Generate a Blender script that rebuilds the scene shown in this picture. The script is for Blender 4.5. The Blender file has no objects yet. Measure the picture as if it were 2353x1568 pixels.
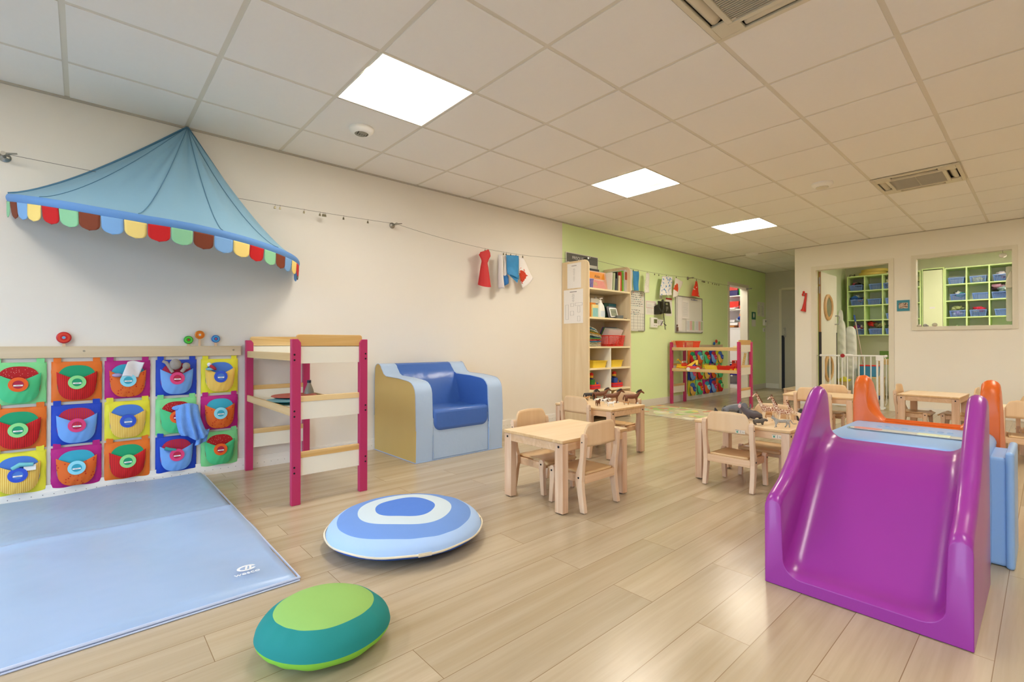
import bpy, math, random
from math import sin, cos, pi, radians, hypot
from mathutils import Vector, Matrix
random.seed(7)
SC = bpy.context.scene
COL = SC.collection

# ------------------------------------------------------------------ camera
CX, CZ, FPX = 3.93517, 0.91407, 1102.19222
YAW, PITCH, ROLL = 0.84006, 0.00686, -0.00075
CH = 2.404                      # ceiling height
YF = 8.267                      # far partition
YB = 10.65                      # back wall of hall
_r = Vector((cos(YAW), sin(YAW), 0)); _f = Vector((-sin(YAW)*cos(PITCH), cos(YAW)*cos(PITCH), sin(PITCH)))
_u = Vector((sin(YAW)*sin(PITCH), -cos(YAW)*sin(PITCH), cos(PITCH)))
_ir = cos(ROLL)*_r + sin(ROLL)*_u; _iu = -sin(ROLL)*_r + cos(ROLL)*_u
CAMP = Vector((CX, 0, CZ))
def _ray(u, v): return (u-1176.5)/FPX*_ir + (784-v)/FPX*_iu + _f
def onz(u, v, z=0.0): d = _ray(u, v); return CAMP + d*((z-CAMP.z)/d.z)
def onx(u, v, x=0.0): d = _ray(u, v); return CAMP + d*((x-CAMP.x)/d.x)
def ony(u, v, y=YF): d = _ray(u, v); return CAMP + d*(y/d.y)
cam = bpy.data.cameras.new('camera'); camo = bpy.data.objects.new('camera', cam); COL.objects.link(camo)
camo.matrix_world = Matrix((( _ir.x, _iu.x, -_f.x, CX), (_ir.y, _iu.y, -_f.y, 0), (_ir.z, _iu.z, -_f.z, CZ), (0, 0, 0, 1)))
cam.sensor_width = 36; cam.lens = FPX/2353*36; cam.clip_start = .05
SC.camera = camo

# ------------------------------------------------------------------ world, colour, daylight
SC.view_settings.view_transform = 'Standard'; SC.view_settings.look = 'None'
SC.view_settings.gamma = 1.0; SC.view_settings.use_curve_mapping = False
SC.view_settings.exposure = 0.85
SC.cycles.max_bounces = 14; SC.cycles.diffuse_bounces = 7; SC.cycles.glossy_bounces = 5
W = bpy.data.worlds.new('sky'); SC.world = W; W.use_nodes = True
_nt = W.node_tree; _bg = _nt.nodes['Background']; _bg.inputs[1].default_value = 3.6
_tc = _nt.nodes.new('ShaderNodeTexCoord'); _sp = _nt.nodes.new('ShaderNodeSeparateXYZ'); _rp = _nt.nodes.new('ShaderNodeValToRGB')
_nt.links.new(_tc.outputs['Generated'], _sp.inputs[0]); _nt.links.new(_sp.outputs[2], _rp.inputs[0]); _nt.links.new(_rp.outputs[0], _bg.inputs[0])
_rp.color_ramp.elements[0].position = 0.0; _rp.color_ramp.elements[0].color = (.06, .065, .06, 1)      # ground outside
_rp.color_ramp.elements[1].position = 0.02; _rp.color_ramp.elements[1].color = (.55, .74, 1.0, 1)      # sky
LAMP = 15.0
def portal(name, loc, rot, sx, sy):
    l = bpy.data.lights.new(name, 'AREA'); l.shape = 'RECTANGLE'; l.size = sx; l.size_y = sy; l.cycles.is_portal = True
    o = bpy.data.objects.new(name, l); COL.objects.link(o); o.location = loc; o.rotation_euler = rot; return o
WIN = [(-.0, 2.5), (3.0, 5.6)]       # window openings in the wall behind the camera
for i, (a, b) in enumerate([(.25, 2.6), (2.9, 5.4)]):
    portal('window_portal', ((a+b)/2, -2.62, 1.15), (pi/2, 0, pi), b-a, 2.0)

# ------------------------------------------------------------------ materials
def lin(c): return c/12.92 if c <= .04045 else ((c+.055)/1.055)**2.4
def C(h): h = h.lstrip('#'); return tuple(lin(int(h[i:i+2], 16)/255) for i in (0, 2, 4)) + (1,)
MATS = {}
class NT:
    def __init__(s, m): s.t = m.node_tree; s.n = s.t.nodes; s.l = s.t.links
    def new(s, typ, **k):
        n = s.n.new('ShaderNode'+typ)
        for a, b in k.items(): setattr(n, a, b)
        return n
    def link(s, a, b): s.l.new(a, b)
def M(name, color, rough=.5, spec=.5, metal=0, coat=0, trans=0, bump=None, vary=None, sss=0, alpha=1, ior=1.45, sheen=0):
    if name in MATS: return MATS[name]
    m = bpy.data.materials.new(name); m.use_nodes = True; t = NT(m); b = m.node_tree.nodes['Principled BSDF']
    c = C(color) if isinstance(color, str) else color
    b.inputs['Base Color'].default_value = c; b.inputs['Roughness'].default_value = rough
    b.inputs['Specular IOR Level'].default_value = spec; b.inputs['Metallic'].default_value = metal
    b.inputs['Coat Weight'].default_value = coat; b.inputs['Coat Roughness'].default_value = .12
    b.inputs['Transmission Weight'].default_value = trans; b.inputs['IOR'].default_value = ior
    b.inputs['Alpha'].default_value = alpha
    if sheen: b.inputs['Sheen Weight'].default_value = sheen
    tc = t.new('TexCoord')
    if vary is None: vary = (3.0, .04)
    if vary:
        n = t.new('TexNoise'); n.inputs['Scale'].default_value = vary[0]; n.inputs['Detail'].default_value = 4
        t.link(tc.outputs['Object'], n.inputs['Vector'])
        h = t.new('HueSaturation'); h.inputs['Color'].default_value = c
        mr = t.new('MapRange'); mr.inputs['To Min'].default_value = 1-vary[1]; mr.inputs['To Max'].default_value = 1+vary[1]
        t.link(n.outputs['Fac'], mr.inputs['Value']); t.link(mr.outputs[0], h.inputs['Value']); t.link(h.outputs[0], b.inputs['Base Color'])
    if bump:
        n = t.new('TexNoise'); n.inputs['Scale'].default_value = bump[0]; n.inputs['Detail'].default_value = 3
        t.link(tc.outputs['Object'], n.inputs['Vector'])
        bp = t.new('Bump'); bp.inputs['Strength'].default_value = bump[1]; bp.inputs['Distance'].default_value = bump[2] if len(bump) > 2 else .01
        t.link(n.outputs['Fac'], bp.inputs['Height']); t.link(bp.outputs[0], b.inputs['Normal'])
    MATS[name] = m; return m
def wood(name, c1, c2, axis='x', rough=.4, scale=1.0, contrast=(.35, .7), coat=0.0):
    if name in MATS: return MATS[name]
    m = M(name, c1, rough, vary=False, coat=coat); t = NT(m); b = m.node_tree.nodes['Principled BSDF']
    tc = t.new('TexCoord'); mp = t.new('Mapping')
    s = {'x': (1.2, 22, 22), 'y': (22, 1.2, 22), 'z': (22, 22, 1.2)}[axis]
    mp.inputs['Scale'].default_value = [q*scale for q in s]
    n = t.new('TexNoise'); n.inputs['Scale'].default_value = 1.0; n.inputs['Detail'].default_value = 5; n.inputs['Distortion'].default_value = 1.2
    r = t.new('ValToRGB'); r.color_ramp.elements[0].color = C(c2); r.color_ramp.elements[1].color = C(c1)
    r.color_ramp.elements[0].position, r.color_ramp.elements[1].position = contrast
    t.link(tc.outputs['Object'], mp.inputs['Vector']); t.link(mp.outputs[0], n.inputs['Vector'])
    t.link(n.outputs['Fac'], r.inputs[0]); t.link(r.outputs[0], b.inputs['Base Color'])
    return m
def stripes(name, c1, c2, axis='y', freq=60, rough=.7, sharp=.5):
    if name in MATS: return MATS[name]
    m = M(name, c1, rough, vary=False); t = NT(m); b = m.node_tree.nodes['Principled BSDF']
    tc = t.new('TexCoord'); sp = t.new('SeparateXYZ'); t.link(tc.outputs['Object'], sp.inputs[0])
    mu = t.new('Math', operation='MULTIPLY'); mu.inputs[1].default_value = freq*2*pi; t.link(sp.outputs[{'x': 0, 'y': 1, 'z': 2}[axis]], mu.inputs[0])
    si = t.new('Math', operation='SINE'); t.link(mu.outputs[0], si.inputs[0])
    r = t.new('ValToRGB'); r.color_ramp.elements[0].color = C(c2); r.color_ramp.elements[1].color = C(c1)
    r.color_ramp.elements[0].position = .25; r.color_ramp.elements[1].position = .6
    mr = t.new('MapRange'); mr.inputs['From Min'].default_value = -1; t.link(si.outputs[0], mr.inputs['Value'])
    t.link(mr.outputs[0], r.inputs[0]); t.link(r.outputs[0], b.inputs['Base Color'])
    return m
def spots(name, base, dot, scale, size, rough=.7, feature='F1', rnd=.6):
    if name in MATS: return MATS[name]
    m = M(name, base, rough, vary=False); t = NT(m); b = m.node_tree.nodes['Principled BSDF']
    tc = t.new('TexCoord'); v = t.new('TexVoronoi'); v.feature = feature; v.inputs['Scale'].default_value = scale
    v.inputs['Randomness'].default_value = rnd
    t.link(tc.outputs['Object'], v.inputs['Vector'])
    r = t.new('ValToRGB'); r.color_ramp.interpolation = 'CONSTANT'
    a, c = (dot, base) if feature == 'F1' else (base, dot)
    r.color_ramp.elements[0].color = C(a); r.color_ramp.elements[1].color = C(c); r.color_ramp.elements[1].position = size
    t.link(v.outputs['Distance'], r.inputs[0]); t.link(r.outputs[0], b.inputs['Base Color'])
    return m
def emit(name, color, strength):
    m = bpy.data.materials.new(name); m.use_nodes = True; b = m.node_tree.nodes['Principled BSDF']
    b.inputs['Base Color'].default_value = color; b.inputs['Emission Color'].default_value = color
    b.inputs['Emission Strength'].default_value = strength; MATS[name] = m; return m

# ------------------------------------------------------------------ mesh helpers
class MB:
    def __init__(s): s.v = []; s.f = []; s.m = []
    def add(s, vs, fs, m=0):
        k = len(s.v); s.v += [tuple(p) for p in vs]; s.f += [tuple(i+k for i in f) for f in fs]; s.m += [m]*len(fs); return s
    def box(s, x0, x1, y0, y1, z0, z1, m=0):
        vs = [(x, y, z) for z in (z0, z1) for y in (y0, y1) for x in (x0, x1)]
        return s.add(vs, [(0, 2, 3, 1), (4, 5, 7, 6), (0, 1, 5, 4), (2, 6, 7, 3), (0, 4, 6, 2), (1, 3, 7, 5)], m)
    def rbox(s, c, size, rot=0, m=0, tilt=None):
        n = len(s.v); x, y, z = [q/2 for q in size]; s.box(-x, x, -y, y, -z, z, m)
        R = Matrix.Rotation(rot, 3, 'Z') if tilt is None else (Matrix.Rotation(rot, 3, 'Z') @ Matrix.Rotation(tilt[1], 3, tilt[0]))
        for i in range(n, len(s.v)): s.v[i] = tuple(R @ Vector(s.v[i]) + Vector(c))
        return s
    def prism(s, poly, axis, a, b, m=0):
        n = len(poly)
        f = {'x': lambda p, t: (t, p[0], p[1]), 'y': lambda p, t: (p[0], t, p[1]), 'z': lambda p, t: (p[0], p[1], t)}[axis]
        vs = [f(p, a) for p in poly] + [f(p, b) for p in poly]
        fs = [tuple(range(n))[::-1], tuple(range(n, 2*n))] + [(i, (i+1) % n, n+(i+1) % n, n+i) for i in range(n)]
        return s.add(vs, fs, m)
    def tube(s, path, r, n=8, m=0, closed=False, caps=True):
        P = [Vector(p) for p in path]; k = len(P); base = len(s.v); rr = r if hasattr(r, '__len__') else [r]*k
        prev = None
        for i, p in enumerate(P):
            if closed: t = P[(i+1) % k]-P[i-1]
            else: t = P[min(i+1, k-1)]-P[max(i-1, 0)]
            t.normalize()
            if prev is None:
                a = Vector((0, 0, 1)) if abs(t.z) < .9 else Vector((1, 0, 0)); nx = t.cross(a).normalized()
            else:
                nx = (prev - t*prev.dot(t));
                nx = nx.normalized() if nx.length > 1e-6 else t.cross(Vector((0, 0, 1))).normalized()
            prev = nx; ny = t.cross(nx)
            for j in range(n):
                w = 2*pi*j/n; s.v.append(tuple(p + nx*cos(w)*rr[i] + ny*sin(w)*rr[i]))
        for i in range(k if closed else k-1):
            for j in range(n):
                a, b = base+i*n+j, base+i*n+(j+1) % n; c, d = base+((i+1) % k)*n+(j+1) % n, base+((i+1) % k)*n+j
                s.f.append((a, b, c, d)); s.m.append(m)
        if caps and not closed:
            s.f.append(tuple(base+j for j in range(n))[::-1]); s.m.append(m)
            s.f.append(tuple(base+(k-1)*n+j for j in range(n))); s.m.append(m)
        return s
    def lathe(s, prof, n=24, c=(0, 0, 0), m=0, axis='z', seg=None):
        base = len(s.v); k = len(prof)
        for r, z in prof:
            for j in range(n):
                w = 2*pi*j/n; p = (r*cos(w), r*sin(w), z)
                if axis == 'x': p = (p[2], p[0], p[1])
                if axis == 'y': p = (p[1], p[2], p[0])
                s.v.append((p[0]+c[0], p[1]+c[1], p[2]+c[2]))
        for i in range(k-1):
            mm = seg[i] if seg else m
            for j in range(n): s.f.append((base+i*n+j, base+i*n+(j+1) % n, base+(i+1)*n+(j+1) % n, base+(i+1)*n+j)); s.m.append(mm)
        s.f.append(tuple(base+j for j in range(n))[::-1]); s.m.append(seg[0] if seg else m)
        s.f.append(tuple(base+(k-1)*n+j for j in range(n))); s.m.append(seg[-1] if seg else m)
        return s
    def ell(s, c, r, nu=16, nv=10, m=0, rot=None):
        base = len(s.v)
        R = rot if rot is not None else Matrix.Identity(3)
        for i in range(1, nv):
            t = pi*i/nv
            for j in range(nu):
                w = 2*pi*j/nu; s.v.append(tuple(R @ Vector((r[0]*sin(t)*cos(w), r[1]*sin(t)*sin(w), r[2]*cos(t))) + Vector(c)))
        s.v.append(tuple(R @ Vector((0, 0, r[2])) + Vector(c))); s.v.append(tuple(R @ Vector((0, 0, -r[2])) + Vector(c)))
        T, B = len(s.v)-2, len(s.v)-1
        for i in range(nv-2):
            for j in range(nu): s.f.append((base+i*nu+j, base+(i+1)*nu+j, base+(i+1)*nu+(j+1) % nu, base+i*nu+(j+1) % nu)); s.m.append(m)
        for j in range(nu):
            s.f.append((T, base+j, base+(j+1) % nu)); s.m.append(m)
            s.f.append((B, base+(nv-2)*nu+(j+1) % nu, base+(nv-2)*nu+j)); s.m.append(m)
        return s
    def grid(s, fn, nu, nv, m=0, flip=False):
        base = len(s.v)
        for j in range(nv+1):
            for i in range(nu+1): s.v.append(tuple(fn(i/nu, j/nv)))
        for j in range(nv):
            for i in range(nu):
                a = base+j*(nu+1)+i; q = (a, a+1, a+nu+2, a+nu+1)
                s.f.append(q[::-1] if flip else q); s.m.append(m(i, j) if callable(m) else m)
        return s
    def xf(s, Mx, start=0):
        for i in range(start, len(s.v)): s.v[i] = tuple(Mx @ Vector(s.v[i]))
        return s
    def build(s, name, mats, parent=None, smooth=None, bevel=0, seg=2, solid=0, sub=0, loc=None):
        me = bpy.data.meshes.new(name); me.from_pydata(s.v, [], s.f)
        if not isinstance(mats, (list, tuple)): mats = [mats]
        for q in mats: me.materials.append(q)
        me.polygons.foreach_set('material_index', s.m)
        if smooth is not None:
            me.polygons.foreach_set('use_smooth', [True]*len(me.polygons))
            if smooth < 180: me.set_sharp_from_angle(angle=radians(smooth))
        me.update()
        o = bpy.data.objects.new(name, me); COL.objects.link(o)
        if parent: o.parent = parent
        if loc: o.location = loc
        if solid:
            d = o.modifiers.new('solid', 'SOLIDIFY'); d.thickness = solid; d.offset = 0
        if bevel:
            d = o.modifiers.new('bevel', 'BEVEL'); d.width = bevel; d.segments = seg; d.limit_method = 'ANGLE'; d.angle_limit = radians(35)
        if sub:
            d = o.modifiers.new('sub', 'SUBSURF'); d.levels = sub; d.render_levels = sub
        return o
def tag(o, label=None, cat=None, group=None, kind=None):
    if label: o['label'] = label
    if cat: o['category'] = cat
    if group: o['group'] = group
    if kind: o['kind'] = kind
    return o
def T(name, label, cat, loc=(0, 0, 0), rz=0, group=None, rot=None):
    o = bpy.data.objects.new(name, None); COL.objects.link(o); o.empty_display_size = .05
    o.location = loc; o.rotation_euler = rot if rot else (0, 0, rz); return tag(o, label, cat, group)
def S(name, mb, mats, **k): return tag(mb.build(name, mats, **k), kind='structure')
def dup(root, loc, rz, label, group=None):
    r = root.copy(); COL.objects.link(r); r.location = loc; r.rotation_euler = (0, 0, rz); r['label'] = label
    if group: r['group'] = group
    for ch in [c for c in bpy.data.objects if c.parent == root]:
        c = ch.copy(); COL.objects.link(c); c.parent = r
        for g in [q for q in bpy.data.objects if q.parent == ch]:
            d = g.copy(); COL.objects.link(d); d.parent = c
    return r
def rrect(x0, x1, y0, y1, r, n=5):
    P = []
    for cx, cy, a in ((x1-r, y0+r, -pi/2), (x1-r, y1-r, 0), (x0+r, y1-r, pi/2), (x0+r, y0+r, pi)):
        for i in range(n+1): w = a+pi/2*i/n; P.append((cx+r*cos(w), cy+r*sin(w)))
    return P
def text(body, size, mat, parent, M3, name='lettering', align='CENTER', ext=0.0004):
    cu = bpy.data.curves.new(name, 'FONT'); cu.body = body; cu.size = size; cu.align_x = align; cu.align_y = 'CENTER'; cu.extrude = ext
    cu.materials.append(mat); tmp = bpy.data.objects.new('tmp_text', cu); COL.objects.link(tmp)
    bpy.context.view_layer.update(); me = bpy.data.meshes.new_from_object(tmp.evaluated_get(bpy.context.evaluated_depsgraph_get())); bpy.data.objects.remove(tmp)
    o = bpy.data.objects.new(name, me); COL.objects.link(o)
    o.parent = parent; o.matrix_local = M3; return o
def facing(loc, d='+x', roll=0):
    # matrix for text/flat things on a vertical plane: local x = right when seen from d, local y = up
    R = {'+x': ((0, 0, 1), (1, 0, 0), (0, 1, 0)), '-y': ((1, 0, 0), (0, 0, -1), (0, 1, 0)), '+z': ((1, 0, 0), (0, 1, 0), (0, 0, 1))}[d]
    return Matrix.Translation(Vector(loc)) @ Matrix(R).to_4x4() @ Matrix.Rotation(roll, 4, 'Z')

# common materials
WHITE = M('white_paint', '#E9E6DC', .75, vary=(1.5, .015)); CREAM = M('cream_wall', '#E7E2D8', .8, vary=(1.2, .015))
GREENW = M('lime_wall', '#DCEEB4', .8, vary=(1.2, .02))
OFFW = M('off_white_laminate', '#E6E0CC', .45); PLW = M('white_plastic', '#EDEBE4', .35); GREYP = M('grey_plastic', '#9B9A96', .4)
BLACK = M('black_plastic', '#17171A', .35); METAL = M('brushed_steel', '#A7A39A', .3, metal=1); BOLT = M('dark_bolt', '#1B1D22', .35, metal=.4)
BEECH = wood('beech', '#EAD3B0', '#DBBB90', 'x'); BEECHZ = wood('beech_upright', '#E4CAA8', '#D4B08A', 'z'); BEECHY = wood('beech_lengthwise', '#E6C698', '#D0A470', 'y')
MAPLE = wood('maple_board', '#E6D3B0', '#DCC59C', 'z', scale=.6)
PAPER = M('paper', '#EDEAE6', .8, vary=False); INK = M('ink', '#4A4A52', .8, vary=False); REDP = M('red_plastic', '#D8281C', .3); YELP = M('yellow_plastic', '#F0D040', .3)
BLUEP = M('blue_plastic', '#2E54A8', .35)

# ================================================================== SETTING
X1, Y0 = 6.6, -2.6
def floor_mat():
    m = M('oak_vinyl_planks', '#C9AE86', .27, spec=.5, vary=False); t = NT(m); b = m.node_tree.nodes['Principled BSDF']
    tc = t.new('TexCoord'); sp = t.new('SeparateXYZ'); cb = t.new('CombineXYZ'); t.link(tc.outputs['Object'], sp.inputs[0])
    ad = t.new('Math', operation='ADD'); ad.inputs[1].default_value = 20.0; t.link(sp.outputs[1], ad.inputs[0])
    a2 = t.new('Math', operation='ADD'); a2.inputs[1].default_value = 20*.1665+.172-.005; t.link(sp.outputs[0], a2.inputs[0])
    t.link(ad.outputs[0], cb.inputs[0]); t.link(a2.outputs[0], cb.inputs[1])
    br = t.new('TexBrick'); br.offset = .37; br.offset_frequency = 2; br.inputs['Scale'].default_value = 1; br.inputs['Brick Width'].default_value = 1.22
    br.inputs['Row Height'].default_value = .1665; br.inputs['Mortar Size'].default_value = .0011; br.inputs['Mortar Smooth'].default_value = 0
    br.inputs['Color1'].default_value = (.35, .35, .35, 1); br.inputs['Color2'].default_value = (.65, .65, .65, 1); br.inputs['Mortar'].default_value = (0, 0, 0, 1)
    t.link(cb.outputs[0], br.inputs['Vector'])
    # per-plank offset of the grain
    vm = t.new('VectorMath', operation='SCALE'); vm.inputs['Scale'].default_value = 9.0; t.link(br.outputs['Color'], vm.inputs[0])
    va = t.new('VectorMath', operation='ADD'); t.link(tc.outputs['Object'], va.inputs[0]); t.link(vm.outputs[0], va.inputs[1])
    mp = t.new('Mapping'); mp.inputs['Scale'].default_value = (16, .45, 1); t.link(va.outputs[0], mp.inputs['Vector'])
    n = t.new('TexNoise'); n.inputs['Scale'].default_value = 1.0; n.inputs['Detail'].default_value = 4; n.inputs['Roughness'].default_value = .5; n.inputs['Distortion'].default_value = .25
    t.link(mp.outputs[0], n.inputs['Vector'])
    mp2 = t.new('Mapping'); mp2.inputs['Scale'].default_value = (110, 5, 1); t.link(va.outputs[0], mp2.inputs['Vector'])
    n2 = t.new('TexNoise'); n2.inputs['Scale'].default_value = 1.0; n2.inputs['Detail'].default_value = 3; t.link(mp2.outputs[0], n2.inputs['Vector'])
    r = t.new('ValToRGB'); e = r.color_ramp.elements; e[0].position, e[1].position = .28, .75
    e[0].color = C('#AB9879'); e[1].color = C('#BFAE94'); q = e.new(.5); q.color = C('#B5A489')
    t.link(n.outputs['Fac'], r.inputs[0])
    mx = t.new('Mix', data_type='RGBA', blend_type='MULTIPLY'); mx.inputs[0].default_value = .16
    r2 = t.new('ValToRGB'); r2.color_ramp.elements[0].position = .35; r2.color_ramp.elements[0].color = (.72, .68, .62, 1); r2.color_ramp.elements[1].position = .6; r2.color_ramp.elements[1].color = (1, 1, 1, 1)
    t.link(n2.outputs['Fac'], r2.inputs[0]); t.link(r.outputs[0], mx.inputs[6]); t.link(r2.outputs[0], mx.inputs[7])
    sx = t.new('SeparateColor'); t.link(br.outputs['Color'], sx.inputs[0])
    hs = t.new('HueSaturation'); mr = t.new('MapRange'); mr.inputs['From Min'].default_value = .35; mr.inputs['From Max'].default_value = .65
    mr.inputs['To Min'].default_value = .93; mr.inputs['To Max'].default_value = 1.06; t.link(sx.outputs[0], mr.inputs['Value'])
    t.link(mr.outputs[0], hs.inputs['Value']); t.link(mx.outputs[2], hs.inputs['Color'])
    mm = t.new('Mix', data_type='RGBA'); t.link(br.outputs['Fac'], mm.inputs[0]); t.link(hs.outputs[0], mm.inputs[6]); mm.inputs[7].default_value = C('#8A7254')
    t.link(mm.outputs[2], b.inputs['Base Color'])
    rr = t.new('MapRange'); rr.inputs['To Min'].default_value = .20; rr.inputs['To Max'].default_value = .28; t.link(n.outputs['Fac'], rr.inputs['Value']); t.link(rr.outputs[0], b.inputs['Roughness'])
    bp = t.new('Bump'); bp.inputs['Strength'].default_value = .05; bp.inputs['Distance'].default_value = .002; t.link(n2.outputs['Fac'], bp.inputs['Height']); t.link(bp.outputs[0], b.inputs['Normal'])
    return m
S('floor', MB().box(-1.8, X1+.1, Y0-.1, YB+.2, -.1, 0), floor_mat())

# tegular ceiling tiles 8 mm proud of a recessed grid
TX, TY0, PX, PY = 1.6831, 1.72674, .5926, .6
TILE = M('ceiling_tile', '#EFECE6', .9, vary=(40, .012), bump=(900, .15, .001)); BAR = M('ceiling_bar', '#DDD7C8', .55)
def in_rect(x, y, rects): return any(a-.01 < x < b+.01 and c-.01 < y < d+.01 for a, b, c, d in rects)
def cell(i, j): return (TX+PX*i, TX+PX*(i+1), TY0+PY*j, TY0+PY*(j+1))
LAMPS = [cell(-1, -1), cell(-1, 3), cell(-1, 7), cell(4, -1), cell(4, 3), cell(4, 7), cell(2, 12), cell(4, 12), cell(-1, -5), cell(4, -5)]  # visible row first; the rest are unseen lamps added to brighten the rooms
ACS = [cell(2, 0), cell(2, 6)]
mb = MB(); hb = MB()
for i in range(-3, 9):
    for j in range(-8, 15):
        a, b, c, d = cell(i, j)
        if (a, b, c, d) in LAMPS or (a, b, c, d) in ACS: continue
        a, b = max(a+.012, .012), min(b-.012, X1); c, d = max(c+.012, Y0), min(d-.012, YB-.01)
        if b-a < .02 or d-c < .02: continue
        mb.add([(a, c, CH), (b, c, CH), (b, d, CH), (a, d, CH), (a, c, CH+.005), (b, c, CH+.005), (b, d, CH+.005), (a, d, CH+.005)],
               [(0, 3, 2, 1), (0, 1, 5, 4), (1, 2, 6, 5), (2, 3, 7, 6), (3, 0, 4, 7)], 0)
for i in range(-3, 10):
    x = TX+PX*i
    if x < X1: hb.box(max(x-.012, 0), x+.012, Y0, YB, CH+.0035, CH+.02)
for j in range(-8, 16):
    y = TY0+PY*j
    if Y0 < y < YB: hb.box(0, X1, y-.012, y+.012, CH+.0032, CH+.0205)
S('ceiling', mb, TILE)
S('ceiling_grid_trim_1', hb, BAR)
S('ceiling_slab', MB().box(-1.8, X1+.1, Y0-.1, YB+.2, CH+.12, CH+.2), M('slab', '#9A958A', .9))
S('trim_2', MB().box(0, .014, Y0, YB, CH-.012, CH+.02).box(.014, X1, YF-.014, YF, CH-.008, CH+.02), M('ceiling_angle', '#B8B3A5', .6))

# walls
CW = CH+.12
S('wall_left', MB().box(-.12, 0, Y0, 4.345, 0, CW).box(-.12, 0, 4.345, 4.35, 0, CW), CREAM)
CLO = (8.93, 9.73, 2.02)
S('wall_green', MB().box(-.12, 0, 4.35, CLO[0], 0, CW).box(-.12, 0, CLO[1], YB, 0, CW).box(-.12, 0, CLO[0], CLO[1], CLO[2], CW), GREENW)
S('wall_hall_end', MB().box(0, 1.417, YB, YB+.12, 0, CW), M('hall_white', '#CFCBBD', .8))
DR = (1.60, 2.485, 2.033); WN = (2.772, 3.664, 1.14, 2.05)
S('wall_partition', MB().box(1.317, DR[0], YF, YF+.1, 0, CW).box(DR[0], DR[1], YF, YF+.1, DR[2], CW).box(DR[1], WN[0], YF, YF+.1, 0, CW)
  .box(WN[0], WN[1], YF, YF+.1, 0, WN[2]).box(WN[0], WN[1], YF, YF+.1, WN[3], CW).box(WN[1], X1, YF, YF+.1, 0, CW), M('partition_wall', '#F0EBDE', .8, vary=(1.2, .015)))
S('wall_inner_left', MB().box(1.317, 1.417, YF+.1, YB, 0, CW), M('pale_green_wall', '#DDE6C6', .8))
INB = M('sage_wall', '#DADBBE', .8)
S('wall_inner_back', MB().box(1.417, X1, YB, YB+.12, 0, CW), INB)
S('wall_right', MB().box(X1, X1+.12, Y0, YB, 0, CW), CREAM)
w = MB().box(-.12, .25, Y0-.12, Y0, 0, CW).box(2.6, 2.9, Y0-.12, Y0, 0, CW).box(5.4, X1+.12, Y0-.12, Y0, 0, CW)
for a, b in ((.25, 2.6), (2.9, 5.4)): w.box(a, b, Y0-.12, Y0, 0, .15).box(a, b, Y0-.12, Y0, 2.15, CW)
S('wall_behind', w, CREAM)
for k, (a, b) in enumerate(((.25, 2.6), (2.9, 5.4))):
    f = MB()
    for x in (a, (a+b)/2-.02, b-.04): f.box(x, x+.04, Y0-.08, Y0-.03, .15, 2.15)
    f.box(a, b, Y0-.08, Y0-.03, .15, .19).box(a, b, Y0-.08, Y0-.03, 2.11, 2.15)
    S('window_%d' % (k+2), f, WHITE)
# trims round doorway and window, wall end, sill
TRIM = M('door_trim', '#E2DCC9', .55)
S('door_1', MB().box(DR[0]-.055, DR[0]+.004, YF-.012, YF+.11, 0, DR[2]+.055).box(DR[1]-.004, DR[1]+.055, YF-.012, YF+.11, 0, DR[2]+.055).box(DR[0]+.004, DR[1]-.004, YF-.012, YF+.11, DR[2]-.004, DR[2]+.055), TRIM)
S('trim_3', MB().box(DR[0]+.004, DR[0]+.009, YF+.09, YF+.112, 0, DR[2]-.004), M('green_jamb', '#B9D46A', .5))
S('window_1', MB().box(WN[0]-.045, WN[0]+.004, YF-.012, YF+.11, WN[2]-.045, WN[3]+.045).box(WN[1]-.004, WN[1]+.045, YF-.012, YF+.11, WN[2]-.045, WN[3]+.045)
  .box(WN[0]+.004, WN[1]-.004, YF-.012, YF+.11, WN[3]-.004, WN[3]+.045).box(WN[0]+.004, WN[1]-.004, YF-.02, YF+.11, WN[2]-.045, WN[2]+.004), TRIM)
gm = M('window_glass', '#FFFFFF', 0.0, trans=1.0, ior=1.02, vary=False, spec=.2)
S('window_4', MB().box(WN[0], WN[1], YF+.05, YF+.054, WN[2], WN[3]), gm)
# baseboards, the left one with a row of nail holes
BBM = M('baseboard_white', '#E8E5DE', .5); HOLE = M('nail_hole', '#2A2A2E', .6)
b = MB().box(0, .012, Y0, 4.35, 0, .088).box(.012, .016, Y0, 4.35, 0, .05)
y = -.5
while y < 4.3:
    b.lathe([(.0022, 0), (.0022, .0012)], 6, (.0162, y, .034), 1, axis='x'); y += .0475
S('baseboard_left', b, [BBM, HOLE])
S('baseboard_green', MB().box(0, .012, 4.35, CLO[0]-.06, 0, .1).box(0, .012, CLO[1]+.06, YB, 0, .1), M('baseboard_far', '#DCD9CF', .5))
S('baseboard_hall', MB().box(0, .26, YB-.012, YB, 0, .1), BBM)
S('baseboard_partition', MB().box(1.317, DR[0]-.055, YF-.012, YF, 0, .07).box(DR[1]+.055, X1, YF-.012, YF, 0, .07), BBM)
# closet room behind the green wall
CLW = M('closet_white', '#D9D2D6', .7)
S('door_2', MB().box(-.13, .012, CLO[0]-.055, CLO[0]+.005, 0, CLO[2]+.05).box(-.13, .012, CLO[1]-.005, CLO[1]+.055, 0, CLO[2]+.05).box(-.13, .012, CLO[0]+.005, CLO[1]-.005, CLO[2]-.005, CLO[2]+.05), TRIM)
S('wall_closet', MB().box(-1.7, -1.6, 8.3, YB, 0, CW).box(-1.6, -.12, 8.2, 8.3, 0, CW).box(-1.6, -.12, YB, YB+.1, 0, CW), CLW)
S('ceiling_closet', MB().box(-1.6, -.12, 8.3, YB, CH, CH+.05), CLW)

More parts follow.
